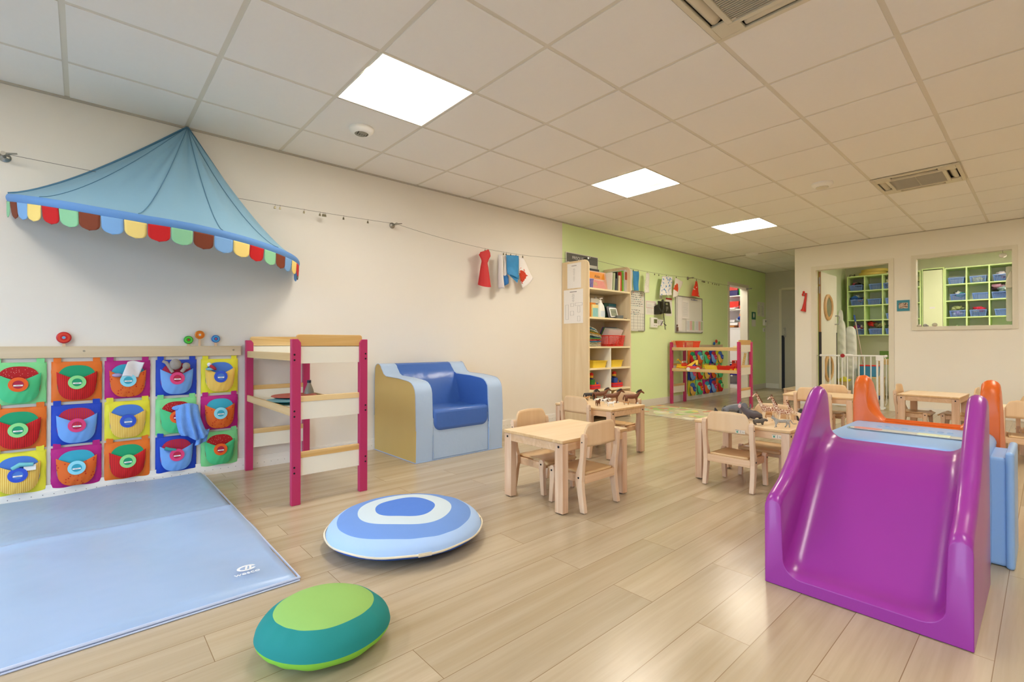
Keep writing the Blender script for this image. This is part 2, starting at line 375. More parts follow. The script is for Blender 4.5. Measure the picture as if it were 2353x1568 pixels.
# ================================================================== CEILING FITTINGS
WARM = (1.0, .925, .79, 1); NEAR = (1.0, .95, .87, 1); DIFF = emit('lamp_diffuser', WARM, LAMP*1.15); TRAY = emit('lamp_reflector', WARM, LAMP*.95)
DIM = emit('lamp_grille', WARM, .42); BASK = emit('lamp_basket', WARM, .5); DIFF1 = emit('lamp_diffuser_near', NEAR, LAMP); TRAY1 = emit('lamp_reflector_near', NEAR, LAMP*.8); DIFF2 = emit('lamp_diffuser_inner', NEAR, LAMP*.95); TRAY2 = emit('lamp_reflector_inner', NEAR, LAMP*.8); DIMM = M('lamp_housing', '#EFECE0', .5)
def lamp(c, label):
    a, b, y0, y1 = c; TRAY_, DIFF_ = (TRAY1, DIFF1) if y1 < 2 else (TRAY2, DIFF2) if y0 > 8.4 else (TRAY, DIFF)
    t = T('ceiling_light', label, 'ceiling light', ((a+b)/2, (y0+y1)/2, CH), group='square recessed ceiling lights')
    h = .29
    MB().box(-h, h, -h-.004, -h+.004, -.002, .07).box(-h, h, h-.004, h+.004, -.002, .07).box(-h-.004, -h+.004, -h, h, -.002, .07).box(h-.004, h+.004, -h, h, -.002, .07).box(-h, h, -h, h, .07, .075).build('housing', DIMM, t)
    MB().box(-h+.005, -.012, -h+.005, h-.005, .01, .014).build('reflector', TRAY_, t)
    MB().box(.004, h-.005, -h+.005, h-.005, .01, .014).build('reflector', TRAY_, t)
    MB().box(-.010, .0, -h+.005, h-.005, -.002, .014).build('ridge', DIM, t)
    P = [(.02+.2*i/8, -.012-.022*sin(pi*i/8)) for i in range(9)]
    MB().grid(lambda u, v: (.004+.19*u, -.28+.40*v, .009-.014*sin(pi*u)), 12, 4).build('diffuser', DIFF_, t, smooth=60)
    MB().grid(lambda u, v: (.004+.19*u, .12+.10*v, .009-.014*sin(pi*u)*(1-v*v)**.5), 12, 8).build('diffuser_end', BASK, t, smooth=60)
    return t
LL = ['square recessed ceiling light nearest the blue canopy', 'square recessed ceiling light above the horse table', 'square recessed ceiling light near the green wall, farthest of the row']
for k, c in enumerate(LAMPS):
    lamp(c, LL[k] if k < 3 else 'added square recessed ceiling light out of view, %s' % ['right of the first one', 'right of the middle one', 'right of the farthest one', 'inside the cubby room', 'deep in the cubby room', 'nearest the play mat side behind us', 'behind us on the right'][k-3])

t = lamp((-.95, -.36, 9.0, 9.6), 'added ceiling light, unseen inside the closet'); t.location.z = CH-.08  # lamp out of view, added to brighten the dark closet
# air-conditioning cassettes
ACM = M('ac_plastic', '#D8D0B9', .5); SLOT = M('ac_slot_dark', '#3A352B', .8); GR = stripes('ac_grille', '#C5BFAF', '#5F5A4E', 'y', 44, .6)
def cassette(c, label, kind):
    a, b, y0, y1 = c; t = T('air_conditioner', label, 'air conditioner', ((a+b)/2, (y0+y1)/2, CH), group='ceiling air conditioner cassettes')
    h = .298; q = .2
    m = MB()
    # frame with four long slots
    m.box(-h, h, -h, -.272, -.014, .0).box(-h, h, .272, h, -.014, 0).box(-h, -.272, -.272, .272, -.014, 0).box(.272, h, -.272, .272, -.014, 0)
    for sx in (-1, 1):
        for sy in (-1, 1):
            m.box(min(sx*.16, sx*.272), max(sx*.16, sx*.272), min(sy*.16, sy*.272), max(sy*.16, sy*.272), -.014, 0)
    m.box(-.205, .205, -.205, -.18, -.02, 0).box(-.205, .205, .18, .205, -.02, 0).box(-.205, -.18, -.18, .18, -.02, 0).box(.18, .205, -.18, .18, -.02, 0)
    m.build('frame', ACM, t, bevel=.003)
    MB().box(-.28, .28, -.28, .28, .03, .035).build('duct_back', SLOT, t)
    for k in range(4):
        f = MB().grid(lambda u, v: (-.15+.3*u, -.262+.05*v, -.004-.012*sin(pi*v)+.02*v), 8, 4)
        R = Matrix.Rotation(k*pi/2, 4, 'Z'); f.xf(R); f.build('flap', ACM, t, smooth=60, solid=.003)
    MB().box(-.18, .18, -.18, .18, -.006, .002).build('grille', GR, t)
    m = MB()
    n = 26 if kind == 0 else 22
    for k in range(n):
        y = -.175+.35*k/(n-1); m.box(-.178, .178, y-.0028, y+.0028, -.015, -.006)
    m.box(-.003, .003, -.178, .178, -.0155, -.006)
    m.build('louvre', M('ac_louvre', '#BFB8A6', .5), t)
    return t
cassette(ACS[0], 'square ceiling air conditioner cut by the top edge, slatted grille facing down', 0)
cassette(ACS[1], 'square ceiling air conditioner farther back over the small tables', 1)
def vent(x, y, label, name, r=.082):
    t = T(name, label, name.replace('_', ' '), (x, y, CH))
    MB().lathe([(r, 0), (r*1.02, -.010), (r*.97, -.020), (r*.8, -.032), (r*.55, -.038), (0.001, -.039)], 32).build('body', M('detector_white', '#F4F2EC', .4), t, smooth=50)
    return t
t = vent(.785, 1.43, 'round white smoke detector with dark slots near the blue canopy', 'smoke_detector')
m = MB()
for k in range(5):
    for s_ in (1,):
        yy = -.032+.016*k; m.tube([(.0+.048*cos(a)*.9, yy, -.020-.024*abs(sin(a))) for a in [radians(q) for q in (5, 30, 60, 88)]], .0035, 6)
m.build('slot', SLOT, t)
MB().lathe([(.05, -.033), (.046, -.038), (.034, -.044), (.001, -.046)], 28).build('core', M('detector_grey', '#8E8B7C', .5), t, smooth=50)
t = vent(2.552, 5.10, 'round white air valve on the ceiling left of the far air conditioner', 'air_valve', .085)
MB().lathe([(.05, -.036), (.052, -.044), (.03, -.05), (.001, -.051)], 28).build('disc', M('valve_disc', '#DDD7C4', .4), t, smooth=50)
t = vent(.70, 8.2, 'small round white detector on the ceiling of the hall', 'smoke_detector', .095)
t = T('corner_speaker', 'white rounded device at the ceiling by the partition edge', 'wall device', (1.30, 8.55, 2.29))
MB().lathe([(.02, -.09), (.045, -.075), (.05, 0), (.045, .06), (.02, .075)], 20).build('body', PLW, t, smooth=60)

# hall door and fittings
DM = M('hall_door', '#BDB9AB', .6)
t = T('door_3', None, None, (.32, YB, 0)); t['kind'] = 'structure'
MB().box(-.05, 0, -.02, 0, 0, 2.04).box(0, .95, -.02, 0, 2.01, 2.06).build('frame', TRIM, t)
MB().box(0.004, .93, -.035, -.004, .01, 2.005).build('leaf', DM, t, bevel=.003)
MB().box(0.004, .06, -.04, -.03, .01, 1.09).build('kick_strip', M('navy_strip', '#1E2233', .5), t)
h = MB().lathe([(.026, 0), (.026, -.012), (.012, -.015), (.01, -.05)], 16, (.07, -.04, 1.09), axis='y'); h.box(.055, .085, -.045, -.035, 1.05, 1.25)
h.tube([(.07, -.08, 1.19), (.08, -.085, 1.22), (.05, -.085, 1.24)], .008)
h.build('door_handle', METAL, t, smooth=40)

# ================================================================== SMALL TABLES AND CHAIRS
TOPM = wood('table_top', '#EDD7B4', '#E2C49A', 'x', rough=.38, scale=.7); EDGE = wood('table_edge', '#DDBB8C', '#CCA470', 'x', rough=.45)
LEGM = wood('table_leg', '#E0C3A4', '#CFA886', 'z', rough=.5, scale=.8, contrast=(.42, .62)); APR = wood('table_apron', '#E2C09A', '#D3AC82', 'x', rough=.5)
def table_proto():
    t = T('small_table', '', 'table', group='low rectangular beech tables')
    a, b = .30, .24
    m = MB().prism(rrect(-a, a, -b, b, .012), 'z', .382, .4, 0); m.m[0] = 1; m.m[1] = 0
    for i in range(2, len(m.f)): m.m[i] = 1
    m.build('table_top', [TOPM, EDGE], t, bevel=.003)
    for sx in (-1, 1):
        for sy in (-1, 1):
            x0, x1 = sorted((sx*(a-.006), sx*(a-.052))); y0, y1 = sorted((sy*(b-.004), sy*(b-.062)))
            l = MB().box(x0, x1, y0, y1, .006, .381).build('leg', LEGM, t, bevel=.003)
            MB().lathe([(.016, .0), (.016, .007)], 12, ((x0+x1)/2, (y0+y1)/2, 0)).build('glide', BLACK, l)
            q = MB().lathe([(.0065, 0), (.0065, .0022)], 12, (sx*(a-.006), (y0+y1)/2, .362), axis='x')
            if sx < 0: q.v = [(-(a-.006)-(p[0]+(a-.006)), p[1], p[2]) for p in q.v]
            q.build('bolt', BOLT, l)
    MB().box(-a+.05, a-.05, -b+.006, -b+.024, .337, .382).build('apron', APR, t, bevel=.002)
    MB().box(-a+.05, a-.05, b-.024, b-.006, .337, .382).build('apron', APR, t, bevel=.002)
    MB().box(-a+.008, -a+.026, -b+.06, b-.06, .337, .382).build('apron', APR, t, bevel=.002)
    MB().box(a-.026, a-.008, -b+.06, b-.06, .337, .382).build('apron', APR, t, bevel=.002)
    return t
TP = table_proto(); TP.location = (1.975, 2.20, 0); TP.rotation_euler = (0, 0, pi/2)
TP['label'] = 'low beech table with an empty top, nearest the blue foam armchair'
dup(TP, (1.355, 3.325, 0), 0, 'low beech table with toy horses and farm animals on it, before the bookcase')
dup(TP, (2.62, 3.355, 0), 0, 'low beech table with toy giraffes and elephant on it')
dup(TP, (2.385, 5.66, 0), radians(4), 'low beech table half hidden behind the purple slide, by the safety gate')
dup(TP, (3.145, 6.57, 0), pi/2+radians(-2), 'low beech table against the far wall with a chair at each end')
dup(TP, (3.95, 5.62, 0), radians(3), 'low beech table at the right edge behind the two chairs')
t = T('low_bench', 'low wooden bench in the hall, half hidden by the partition corner', 'bench', (1.10, 8.40, 0))
MB().box(0, .21, 0, .6, .185, .205).build('seat', TOPM, t, bevel=.003)
MB().box(.01, .20, .02, .04, .13, .185).box(.01, .03, .04, .56, .13, .185).build('apron', APR, t)
for y in (.01, .55):
    for x in (.005, .165): MB().box(x, x+.04, y, y+.04, 0, .185).build('leg', LEGM, t)

PLY = wood('chair_ply', '#E7C9A0', '#D9B484', 'z', rough=.35, scale=.35, contrast=(.3, .75)); CLEG = wood('chair_leg', '#E4C8A8', '#D6B492', 'z', rough=.4)
SEATM = wood('chair_seat', '#E0C090', '#D0A874', 'x', rough=.33, scale=.5)
def chair_proto():
    # faces +y; back posts at -y
    t = T('toddler_chair', '', 'chair', group='small beech chairs')
    post = [(-.154, .004), (-.122, .004), (-.098, .13), (-.090, .165), (-.092, .215), (-.110, .26), (-.121, .31), (-.125, .40), (-.129, .422), (-.139, .432), (-.150, .428), (-.156, .41), (-.150, .32), (-.140, .25), (-.134, .17), (-.140, .10)]
    fleg = [(.126, .004), (.100, .004), (.082, .16), (.084, .205), (.094, .217), (.112, .215), (.122, .2), (.118, .15)]
    for s in (-1, 1):
        x0, x1 = sorted((s*.134, s*.162))
        l = MB().prism(post, 'x', x0, x1).build('leg', CLEG, t, bevel=.004)
        q = MB().lathe([(.0055, 0), (.0055, .002)], 10, (s*.162, -.113, .19), axis='x'); q.lathe([(.0035, 0), (.0035, .002)], 10, (s*.162, -.138, .385), axis='x')
        if s < 0: q.v = [(2*s*.162-p[0], p[1], p[2]) for p in q.v]
        q.build('bolt', BOLT, l)
        q = MB().lathe([(.0038, 0), (.0038, -.002)], 10, (s*.148, -.1525, .392), axis='y'); q.build('bolt', BOLT, l)
        l = MB().prism(fleg, 'x', *sorted((s*.118, s*.146))).build('leg', CLEG, t, bevel=.004)
        q = MB().lathe([(.0055, 0), (.0055, .002)], 10, (s*.146, .102, .188), axis='x')
        if s < 0: q.v = [(2*s*.146-p[0], p[1], p[2]) for p in q.v]
        q.build('bolt', BOLT, l)
        MB().box(*sorted((s*.118, s*.134)), -.125, .10, .155, .197).build('seat_rail', APR, t, bevel=.002)
    MB().box(-.134, .134, -.134, -.118, .155, .2).build('seat_rail', APR, t, bevel=.002)
    MB().box(-.12, .12, .088, .104, .158, .196).build('seat_rail', APR, t, bevel=.002)
    # seat: thin ply dipping over the front edge
    def seat(u, v):
        y = -.128+.27*v; z = .206-.006*sin(pi*u)*sin(pi*min(v, 1)) - (0 if v < .8 else .014*((v-.8)/.2)**2)
        return (-.117+.234*u if v < .86 else -.134+.268*u, y, z)
    MB().grid(seat, 12, 14).build('seat', SEATM, t, smooth=60, solid=.012)
    # back panel: curved, rounded top corners
    def back(u, v):
        x = -.135+.27*u
        e = abs(u-.5)*2; top = .487-.010*e*e - (.052*max(0, (e-.72)/.28)**2.2); bot = .356
        return (x, -.130-.018*(1-e*e), bot+(top-bot)*v)
    MB().grid(back, 28, 8).build('backrest', PLY, t, smooth=60, solid=.011)
    return t
CP = chair_proto(); CP.location = (2.125, 2.165, 0); CP.rotation_euler = (0, 0, pi/2)
CP['label'] = 'small beech chair at the empty table, on the side nearer the purple slide'
def chair(x, y, rz, label): return dup(CP, (x, y, 0), radians(rz), label)
chair(1.79, 2.21, -90, 'small beech chair at the empty table, on the armchair side with only its back showing')
STK = M('sticker_pale', '#D9CBB4', .5); STG = M('sticker_green', '#3C8A6C', .5); STI = M('sticker_ink', '#6E6658', .6)
def sticker(par, x, y, z):
    m = MB().box(x, x+.058, y-.0006, y, z, z+.022, 0).box(x, x+.022, y-.001, y-.0006, z+.018, z+.0205, 2).box(x+.03, x+.032, y-.001, y-.0006, z+.002, z+.02, 2)
    m.add([(x+.012+.006*cos(a), y-.001, z+.009+.006*sin(a)) for a in [pi*2*k/10 for k in range(10)]], [tuple(range(10))], 1); s = m.build('sticker', [STK, STG, STI], par)
    text('TD', .012, STI, s, facing((x+.047, y-.0009, z+.008), '-y'))
ch_ = chair(2.585, 3.175, 0, 'pale beech chair in front of the giraffe table, its back towards us'); sticker(ch_, .055, -.1515, .362)
for o_ in list(bpy.data.objects):
    if o_.type == 'EMPTY' and 'giraffes and elephant' in str(o_.get('label')): p_ = ony(1774, 1004, 3.121); sticker(o_, p_.x-2.62, -.2345, .345)
chair(2.63, 3.545, 180, 'beech chair on the far side of the giraffe table')
chair(1.345, 3.165, -3, 'beech chair on the near side of the horse table, its back towards us')
chair(1.37, 3.545, 182, 'beech chair on the far side of the horse table, before the bookcase')
chair(2.38, 5.49, 4, 'beech chair behind the tall left fin of the purple slide, back towards us')
chair(2.42, 5.80, 184, 'beech chair on the far side of the table by the safety gate')
chair(3.005, 6.53, -92, 'beech chair at the left end of the table against the far wall')
chair(3.335, 6.60, 88, 'beech chair at the right end of the table against the far wall')
chair(3.845, 5.40, 3, 'beech chair cut by the right edge of the photo, the nearer of two')
chair(3.92, 5.84, 183, 'beech chair cut by the right edge of the photo, behind the nearer one')

# ================================================================== PINK POST CHANGING / PLAY SHELVES
PINK = M('pink_post', '#B62F60', .35, vary=(8, .03)); SHW = M('shelf_white', '#E9E4D3', .5); PINE = wood('pine_rail', '#E8CB94', '#D0A663', 'y', rough=.45, scale=.5, contrast=(.4, .6)); PINEX = wood('pine_rail_long', '#DBBE8E', '#C9A56F', 'x', rough=.45, scale=.5)
def play_shelf(label, loc):
    t = T('play_shelf', label, 'play furniture', loc, group='pink post play shelves')
    # local: x 0..1.05, y 0..0.45
    L, D = 1.055, .452
    for x in (0, L-.035):
        for y in (0, D-.05):
            P = [(y, .0), (y+.05, 0), (y+.05, .925), (y+.035, .945), (y, .945)] if y == 0 else [(y, .0), (y+.05, 0), (y+.05, .945), (y+.015, .945), (y, .925)]
            l = MB().prism(P, 'x', x, x+.035).build('leg', PINK, t, bevel=.003)
            m = MB()
            for z in (.856, .825, .535, .504, .216, .184):
                xx = x+.035 if x else x; m.lathe([(.0055, -.0006), (.0055, .001)], 10, (x+.035 if x else x, y+(.014 if y == 0 else .036), z), axis='x')
            m.build('bolt_hole', BOLT, l)
    for x in (.012, L-.03):
        x0, x1 = x, x+.016
        P = rrect(.02, D-.02, .895, .972, .016); r = [p if p[1] > .93 else (p[0], .905) for p in P]
        MB().prism(rrect(.03, D-.03, .9, .972, .016), 'x', x0, x1).build('top_rail', PINE, t, bevel=.002)
        MB().box(x0, x1, .045, D-.045, .804, .906).build('white_panel', SHW, t, bevel=.001)
        for a, b, c in ((.584, .616, .482), (.262, .297, .162)):
            MB().box(x0, x1+.002, .045, D-.045, a, b).build('rail', PINE, t, bevel=.002)
            MB().box(x0, x1, .045, D-.045, c, a).build('white_panel', SHW, t, bevel=.001)
    for z in (.82, .502):
        MB().box(.03, L-.03, .008, .022, z, z+.046).build('shelf_edge', PINEX, t, bevel=.002)
        MB().box(.03, L-.03, D-.022, D-.008, z, z+.046).build('shelf_edge', PINEX, t, bevel=.002)
        MB().box(.03, L-.03, .022, D-.022, z+.004, z+.016).build('shelf_board', SHW, t)
    return t
play_shelf('tall pink-post play shelf with wood rails against the white wall, beside the wall pockets', (.035, .882, 0))
play_shelf('pink-post play shelf full of toy trucks and baskets before the lime wall', (.05, 6.745, 0))
# things on the first one
t = T('bottle', 'grey ribbed bottle with a navy cap on the pink-post shelf', 'bottle', (.28, 1.255, .518))
MB().lathe([(.03, 0), (.036, .01), (.036, .03), (.028, .065), (.015, .1), (.012, .118)], 24).build('body', M('grey_bottle', '#8E8878', .35, vary=(60, .1)), t, smooth=50)
MB().lathe([(.014, .112), (.0145, .13), (.013, .1315)], 20).build('cap', M('navy_cap', '#20233F', .35), t, smooth=40)
MBX = M('red_tray', '#C4604F', .5); 
t = T('play_plate', 'flat red and white play plate lying on top on the pink-post shelf', 'plate', (.34, 1.13, .541), group='play plates')
MB().lathe([(.13, 0), (.15, .008), (.145, .013), (.12, .010), (.0, .009)], 36).build('body', MBX, t, smooth=50)
t = T('play_plate', 'light blue play plate under the red one', 'plate', (.50, 1.06, .529), group='play plates')
MB().lathe([(.11, 0), (.15, .006), (.155, .011), (.12, .009), (.0, .006)], 36).build('body', M('aqua', '#6FB6C6', .4), t, smooth=50)
t = T('play_plate', 'teal and purple play bowl at the bottom of the plate pile', 'plate', (.54, 1.04, .519), group='play plates')
MB().lathe([(.10, 0), (.12, .008), (.125, .0095), (.05, .004)], 36, seg=[0, 1, 0]).build('body', [M('teal_plate', '#1F8F7C', .4), M('purple_plate', '#51458E', .4)], t, smooth=50)

# ================================================================== FOAM ARMCHAIR
LB = M('light_blue_vinyl', '#ABC2DE', .42, bump=(9, .25, .02), vary=(3, .03)); TANV = M('tan_vinyl', '#C6A964', .45, bump=(5, .15, .02)); BV = M('blue_vinyl', '#426BB6', .26, bump=(4.5, .35, .03), vary=(3, .05)); SEAM = M('seam', '#9FB4D4', .5)
t = T('foam_armchair', 'light blue foam armchair with dark blue seat and tan side', 'armchair', (.0, 1.897, 0))
side = [(.024, .0), (.022, .3), (.024, .6), (.03, .68)]
side += [(.092+.06*cos(a)*1.05, .69+.058*sin(a)) for a in [radians(q) for q in (165, 140, 115, 90, 65, 40, 20)]]
side += [(.172, .69), (.195, .665), (.235, .648), (.3, .645), (.45, .64), (.58, .628)]
side += [(.60+.11*sin(a), .52+.105*cos(a)) for a in [radians(q) for q in (5, 25, 45, 65, 85)]] + [(.716, .4), (.722, .25), (.714, .0)]
AW = .155
for k, (y0, y1) in enumerate(((0, AW), (.873-AW, .873))):
    m = MB().prism(side[::-1], 'y', y0, y1, 0)
    m.m[0] = 1 if k == 0 else 0; m.m[1] = 1 if k == 1 else 0
    m.build('arm', [LB, TANV], t, smooth=40, bevel=.006, seg=3)
bk = [p for p in side if p[0] < .2] + [(.235, .6), (.30, .40), (.31, .3), (.024, .3)]
bp = MB().prism(bk[::-1], 'y', AW, .873-AW).build('backrest', BV, t, smooth=40, bevel=.004)
MB().box(.03, .712, AW, .873-AW, 0.002, .34).build('base', LB, t, bevel=.012, seg=3)
# seat cushion: rolls over the front
fp = [(AW+.002, .40), (AW+.002, .30)] + [(AW+.072-.07*cos(a), .295-.07*sin(a)) for a in [pi/2*k/6 for k in range(7)]]
fp = fp + [(.873-y, z) for y, z in fp[::-1]]
MB().prism(fp, 'x', .62, .7235).build('seat_front', BV, t, smooth=45, bevel=.03, seg=4)
pf = [(.28, .20), (.28, .385), (.40, .38), (.55, .372)] + [(.60+.108*sin(a), .262+.105*cos(a)) for a in [radians(q) for q in (8, 25, 42, 58, 72)]] + [(.70, .30), (.60, .30)]
MB().prism(pf[::-1], 'y', AW-.003, .873-AW+.003).build('seat', BV, t, smooth=45, bevel=.022, seg=4)
# blue lining on the inner arm faces
il = [p for p in side if .1 < p[0] < .7 and p[1] > .3]; il = [(p[0]*.985+.004, p[1]-.006) for p in il] + [(.712, .25), (.2, .25)]
MB().prism(il[::-1], 'y', AW-.002, AW+.004).build('arm_lining', BV, t)
MB().prism(il[::-1], 'y', .873-AW-.004, .873-AW+.002).build('arm_lining', BV, t)
m = MB()
for y in (AW, .873-AW): m.tube([(.722, y, .01), (.7235, y, .2)], .0022, 6)
for y in (0.0, .873): m.tube([(p[0], y, p[1]) for p in side[1:-1]], .0018, 6)
m.tube([(.03, 0, .004), (.718, 0, .004), (.718, .873, .004)], .0035, 6)
m.build('piping', SEAM, t)

# ================================================================== FLOOR MAT
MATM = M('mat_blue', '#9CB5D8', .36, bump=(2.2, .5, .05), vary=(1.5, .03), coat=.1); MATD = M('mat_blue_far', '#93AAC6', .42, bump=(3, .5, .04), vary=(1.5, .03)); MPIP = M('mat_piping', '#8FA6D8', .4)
t = T('play_mat', 'large light blue folding floor mat in the left corner', 'mat', (0, 0, 0))
def matz(x, y):
    e = min(1, (x-.02)/.03, (2.0-x)/.035, (.63-y)/.03); e = max(0, e)
    z = .010+.026*(1-(1-e)**2)
    z += .008*sin(2.1*x+3*y)*e + .0035*sin(9*y+3*x)*e + .0025*sin(14*y-6*x)*sin(3*x+1)*e + .004*sin(5*x-7*y)*max(0, x-.9)*e
    if .85 < x < 1.05: z += .009*math.exp(-((x-.96)/.035)**2) - .008*math.exp(-((x-.90)/.02)**2)
    if x < .95: z -= .004
    return max(z, .004)
def mp_(u, v):
    x = .02+1.98*u; y = -1.4+(2.03-.0)*v; y = min(y, .63)
    return (x + (.012*sin(5*y) if .3 < u < .98 else 0)*(0 if v < 1 else .0), y + (.012*sin(6*x) if v == 1 else 0), matz(x, y))
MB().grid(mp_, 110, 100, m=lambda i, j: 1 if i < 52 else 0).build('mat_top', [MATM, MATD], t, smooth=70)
MB().box(.03, 1.992, -1.4, .622, .001, .012).build('mat_base', MPIP, t)
m = MB(); m.tube([(2.0, -1.4, .013), (2.0, .63, .013), (.03, .632, .012)], .005, 6); m.tube([(2.003, -1.4, .004), (2.003, .63, .004)], .0035, 6); m.build('piping', M('mat_piping_light', '#C6D2EE', .35), t)
WL = M('mat_logo_white', '#F1F2F4', .4, vary=False)
lz = .0445; lx, ly = 1.885, .475; rz = radians(90+14)
mm = MB(); n0 = 26
R_ = Matrix.Rotation(pi/2, 3, 'Z')
out = [(.036*cos(2*pi*i/n0), .026*sin(2*pi*i/n0)) for i in range(n0)]
def el(a0, a1, r0, r1, n=14): 
    vs = []; fs = []
    for i in range(n+1):
        a = a0+(a1-a0)*i/n; vs += [(r0[0]*cos(a), r0[1]*sin(a), 0), (r1[0]*cos(a), r1[1]*sin(a), 0)]
    for i in range(n): fs.append((2*i, 2*i+1, 2*i+3, 2*i+2))
    return vs, fs
vs, fs = el(radians(10), radians(330), (.024, .016), (.034, .026)); mm.add(vs, fs)
mm.add([(-.012, -.018, 0), (-.004, -.018, 0), (.010, .018, 0), (.002, .018, 0)], [(0, 1, 2, 3)])
mm.add([(.004, -.018, 0), (.012, -.018, 0), (.022, .012, 0), (.014, .014, 0)], [(0, 1, 2, 3)])
mm.xf(Matrix.Translation((lx-.035, ly+.005, lz)) @ Matrix.Rotation(radians(94), 4, 'Z'))
mm.build('logo', WL, t)
text('wesco', .034, WL, t, Matrix.Translation((lx+.012, ly-.003, lz)) @ Matrix.Rotation(radians(90), 4, 'Z'), 'logo_lettering')

# ================================================================== FLOOR CUSHIONS
def cushion(name, label, c, R, Hh, mats, seams, tilt=(0, 0), trim=None, oval=1.0, rz=0, wav=.0):
    t = T(name, label, 'cushion', c, 0); t.rotation_euler = (tilt[0], tilt[1], rz)
    # seams: list of (radius fraction) boundaries for the top colours, outer ring last
    def top(u, v, up=1):
        a = 2*pi*u; v = v+(.07*sin(3*a+1)+.045*sin(5*a+2)+.03*sin(2*a))*v*(1-v)*(1.0 if R > .25 else .3); r = R*v*(1+.012*sin(4*a+.5)*v); rr = v
        z = (1-abs(rr)**2.8)**.55 * Hh*(.60 if up > 0 else .40)
        puck = wav*sin(26*a/2.0+sin(3*a)*2)*max(0, rr-.72)*(1-rr)*4
        x = r*cos(a)*oval; y = r*sin(a)
        return x, y, (z+puck)*up + Hh*.40
    nu, nv = 96, 50
    def pick(i, j):
        f = (j+.5)/nv
        for k, s in enumerate(seams):
            if f < s: return k
        return len(seams)
    MB().grid(lambda u, v: top(u, v, 1), nu, nv, m=pick).build('cover', mats[0], t, smooth=70)
    MB().grid(lambda u, v: top(u, v, -1), nu, nv, flip=True).build('underside', mats[1], t, smooth=70)
    if trim: MB().tube([(R*1.004*cos(2*pi*i/60)*oval, R*1.004*sin(2*pi*i/60), Hh*.40+(.002*sin(9*2*pi*i/60))) for i in range(60)], .0045, 6, closed=True).build('piping', trim, t, smooth=60)
    return t
PB = M('pale_blue_cotton', '#A7C4EC', .85, bump=(12, .3, .01)); PG = M('pale_grey_blue', '#C4D3DC', .85); MBL = M('mid_blue_cotton', '#6C92D3', .85, bump=(12, .25, .01)); DBL = M('deep_blue_cotton', '#4E7BD0', .85, bump=(14, .35, .01))
t = cushion('floor_cushion', 'round blue floor cushion with target rings, between mat and slide', (1.895, 1.15, .0), .36, .145, ([DBL, PG, MBL, PB], M('royal_blue_cotton', '#2C5CC0', .85)), (.39, .61, .86), tilt=(0, 0), trim=M('cream_piping', '#E6D9BE', .6), wav=.012)
lb = MB().rbox((.345, -.107, .058), (.004, .055, .014), rot=radians(-17)); lb.build('sewn_label', M('cream_label', '#DCD4BF', .7), t)
lb = MB().box(-.01, .03, -.004, .004, -.008, .01); lb.xf(Matrix.Translation((.15, .322, .055)) @ Matrix.Rotation(radians(-25), 4, 'Z')); lb.build('zip_end', M('cream_piping', '#E6D9BE', .6), t)
t = cushion('floor_cushion', 'round green floor cushion with lime centre, nearest us', (2.463, .553, .0), .178, .145, ([M('lime_cotton', '#8FBA62', .85, vary=(6, .05)), M('teal_cotton', '#15827F', .8, bump=(10, .3, .01))], M('lime_underside', '#86C940', .8)), (.75,), oval=1.08, rz=radians(50), wav=.02)
m = MB().box(-.02, .02, -.002, .002, 0, .012, 0).box(.02, .04, -.002, .002, 0, .012, 1).box(-.04, -.02, -.002, .002, 0, .012, 2)
m.xf(Matrix.Rotation(radians(-50), 4, 'Z') @ Matrix.Translation((-.115, .137, .06)) @ Matrix.Rotation(radians(50), 4, 'Z')); m.build('sewn_label', [M('tag_green', '#4DA86A', .7), M('tag_blue', '#4A7FC8', .7), M('tag_yellow', '#E2D54A', .7)], t)

# ================================================================== TODDLER SLIDE
PUR = M('purple_plastic', '#963092', .3, vary=(2, .03), coat=.15); SKY = M('light_blue_plastic', '#93B8E6', .34, vary=(2, .03)); ORA = M('orange_plastic', '#D8631E', .32, vary=(2, .03)); CLR = M('clear_plastic', '#F2F4F0', .08, trans=.85, ior=1.2, vary=False)
XL, XR = 3.205, 3.787
def loft(sections, name, mat, parent, bevel=.014, cap=True, smooth=50):
    m = MB(); n = len(sections[0])
    for s_ in sections: m.v += [tuple(p) for p in s_]
    for k in range(len(sections)-1):
        for i in range(n): a = k*n+i; b = k*n+(i+1) % n; m.f.append((a, b, b+n, a+n)); m.m.append(0)
    if cap:
        m.f.append(tuple(range(n))[::-1]); m.m.append(0); k = (len(sections)-1)*n; m.f.append(tuple(range(k, k+n))); m.m.append(0)
    return m.build(name, mat, parent, smooth=smooth, bevel=bevel, seg=4)
def interp(tab, x):
    for (a, b), (c, d) in zip(tab, tab[1:]):
        if x <= c: return b+(d-b)*max(0, (x-a)/(c-a))
    return tab[-1][1]
FH = [(1.962, .318), (1.975, .338), (2.0, .350), (2.09, .388), (2.19, .455), (2.28, .540), (2.37, .622), (2.42, .665), (2.46, .698), (2.49, .715), (2.515, .722), (2.54, .715), (2.556, .69), (2.566, .64)]
BH = [(1.962, .045), (1.985, .062), (2.01, .064), (2.04, .082), (2.09, .128), (2.16, .198), (2.24, .283), (2.32, .366), (2.39, .428), (2.44, .458), (2.50, .480), (2.566, .49)]
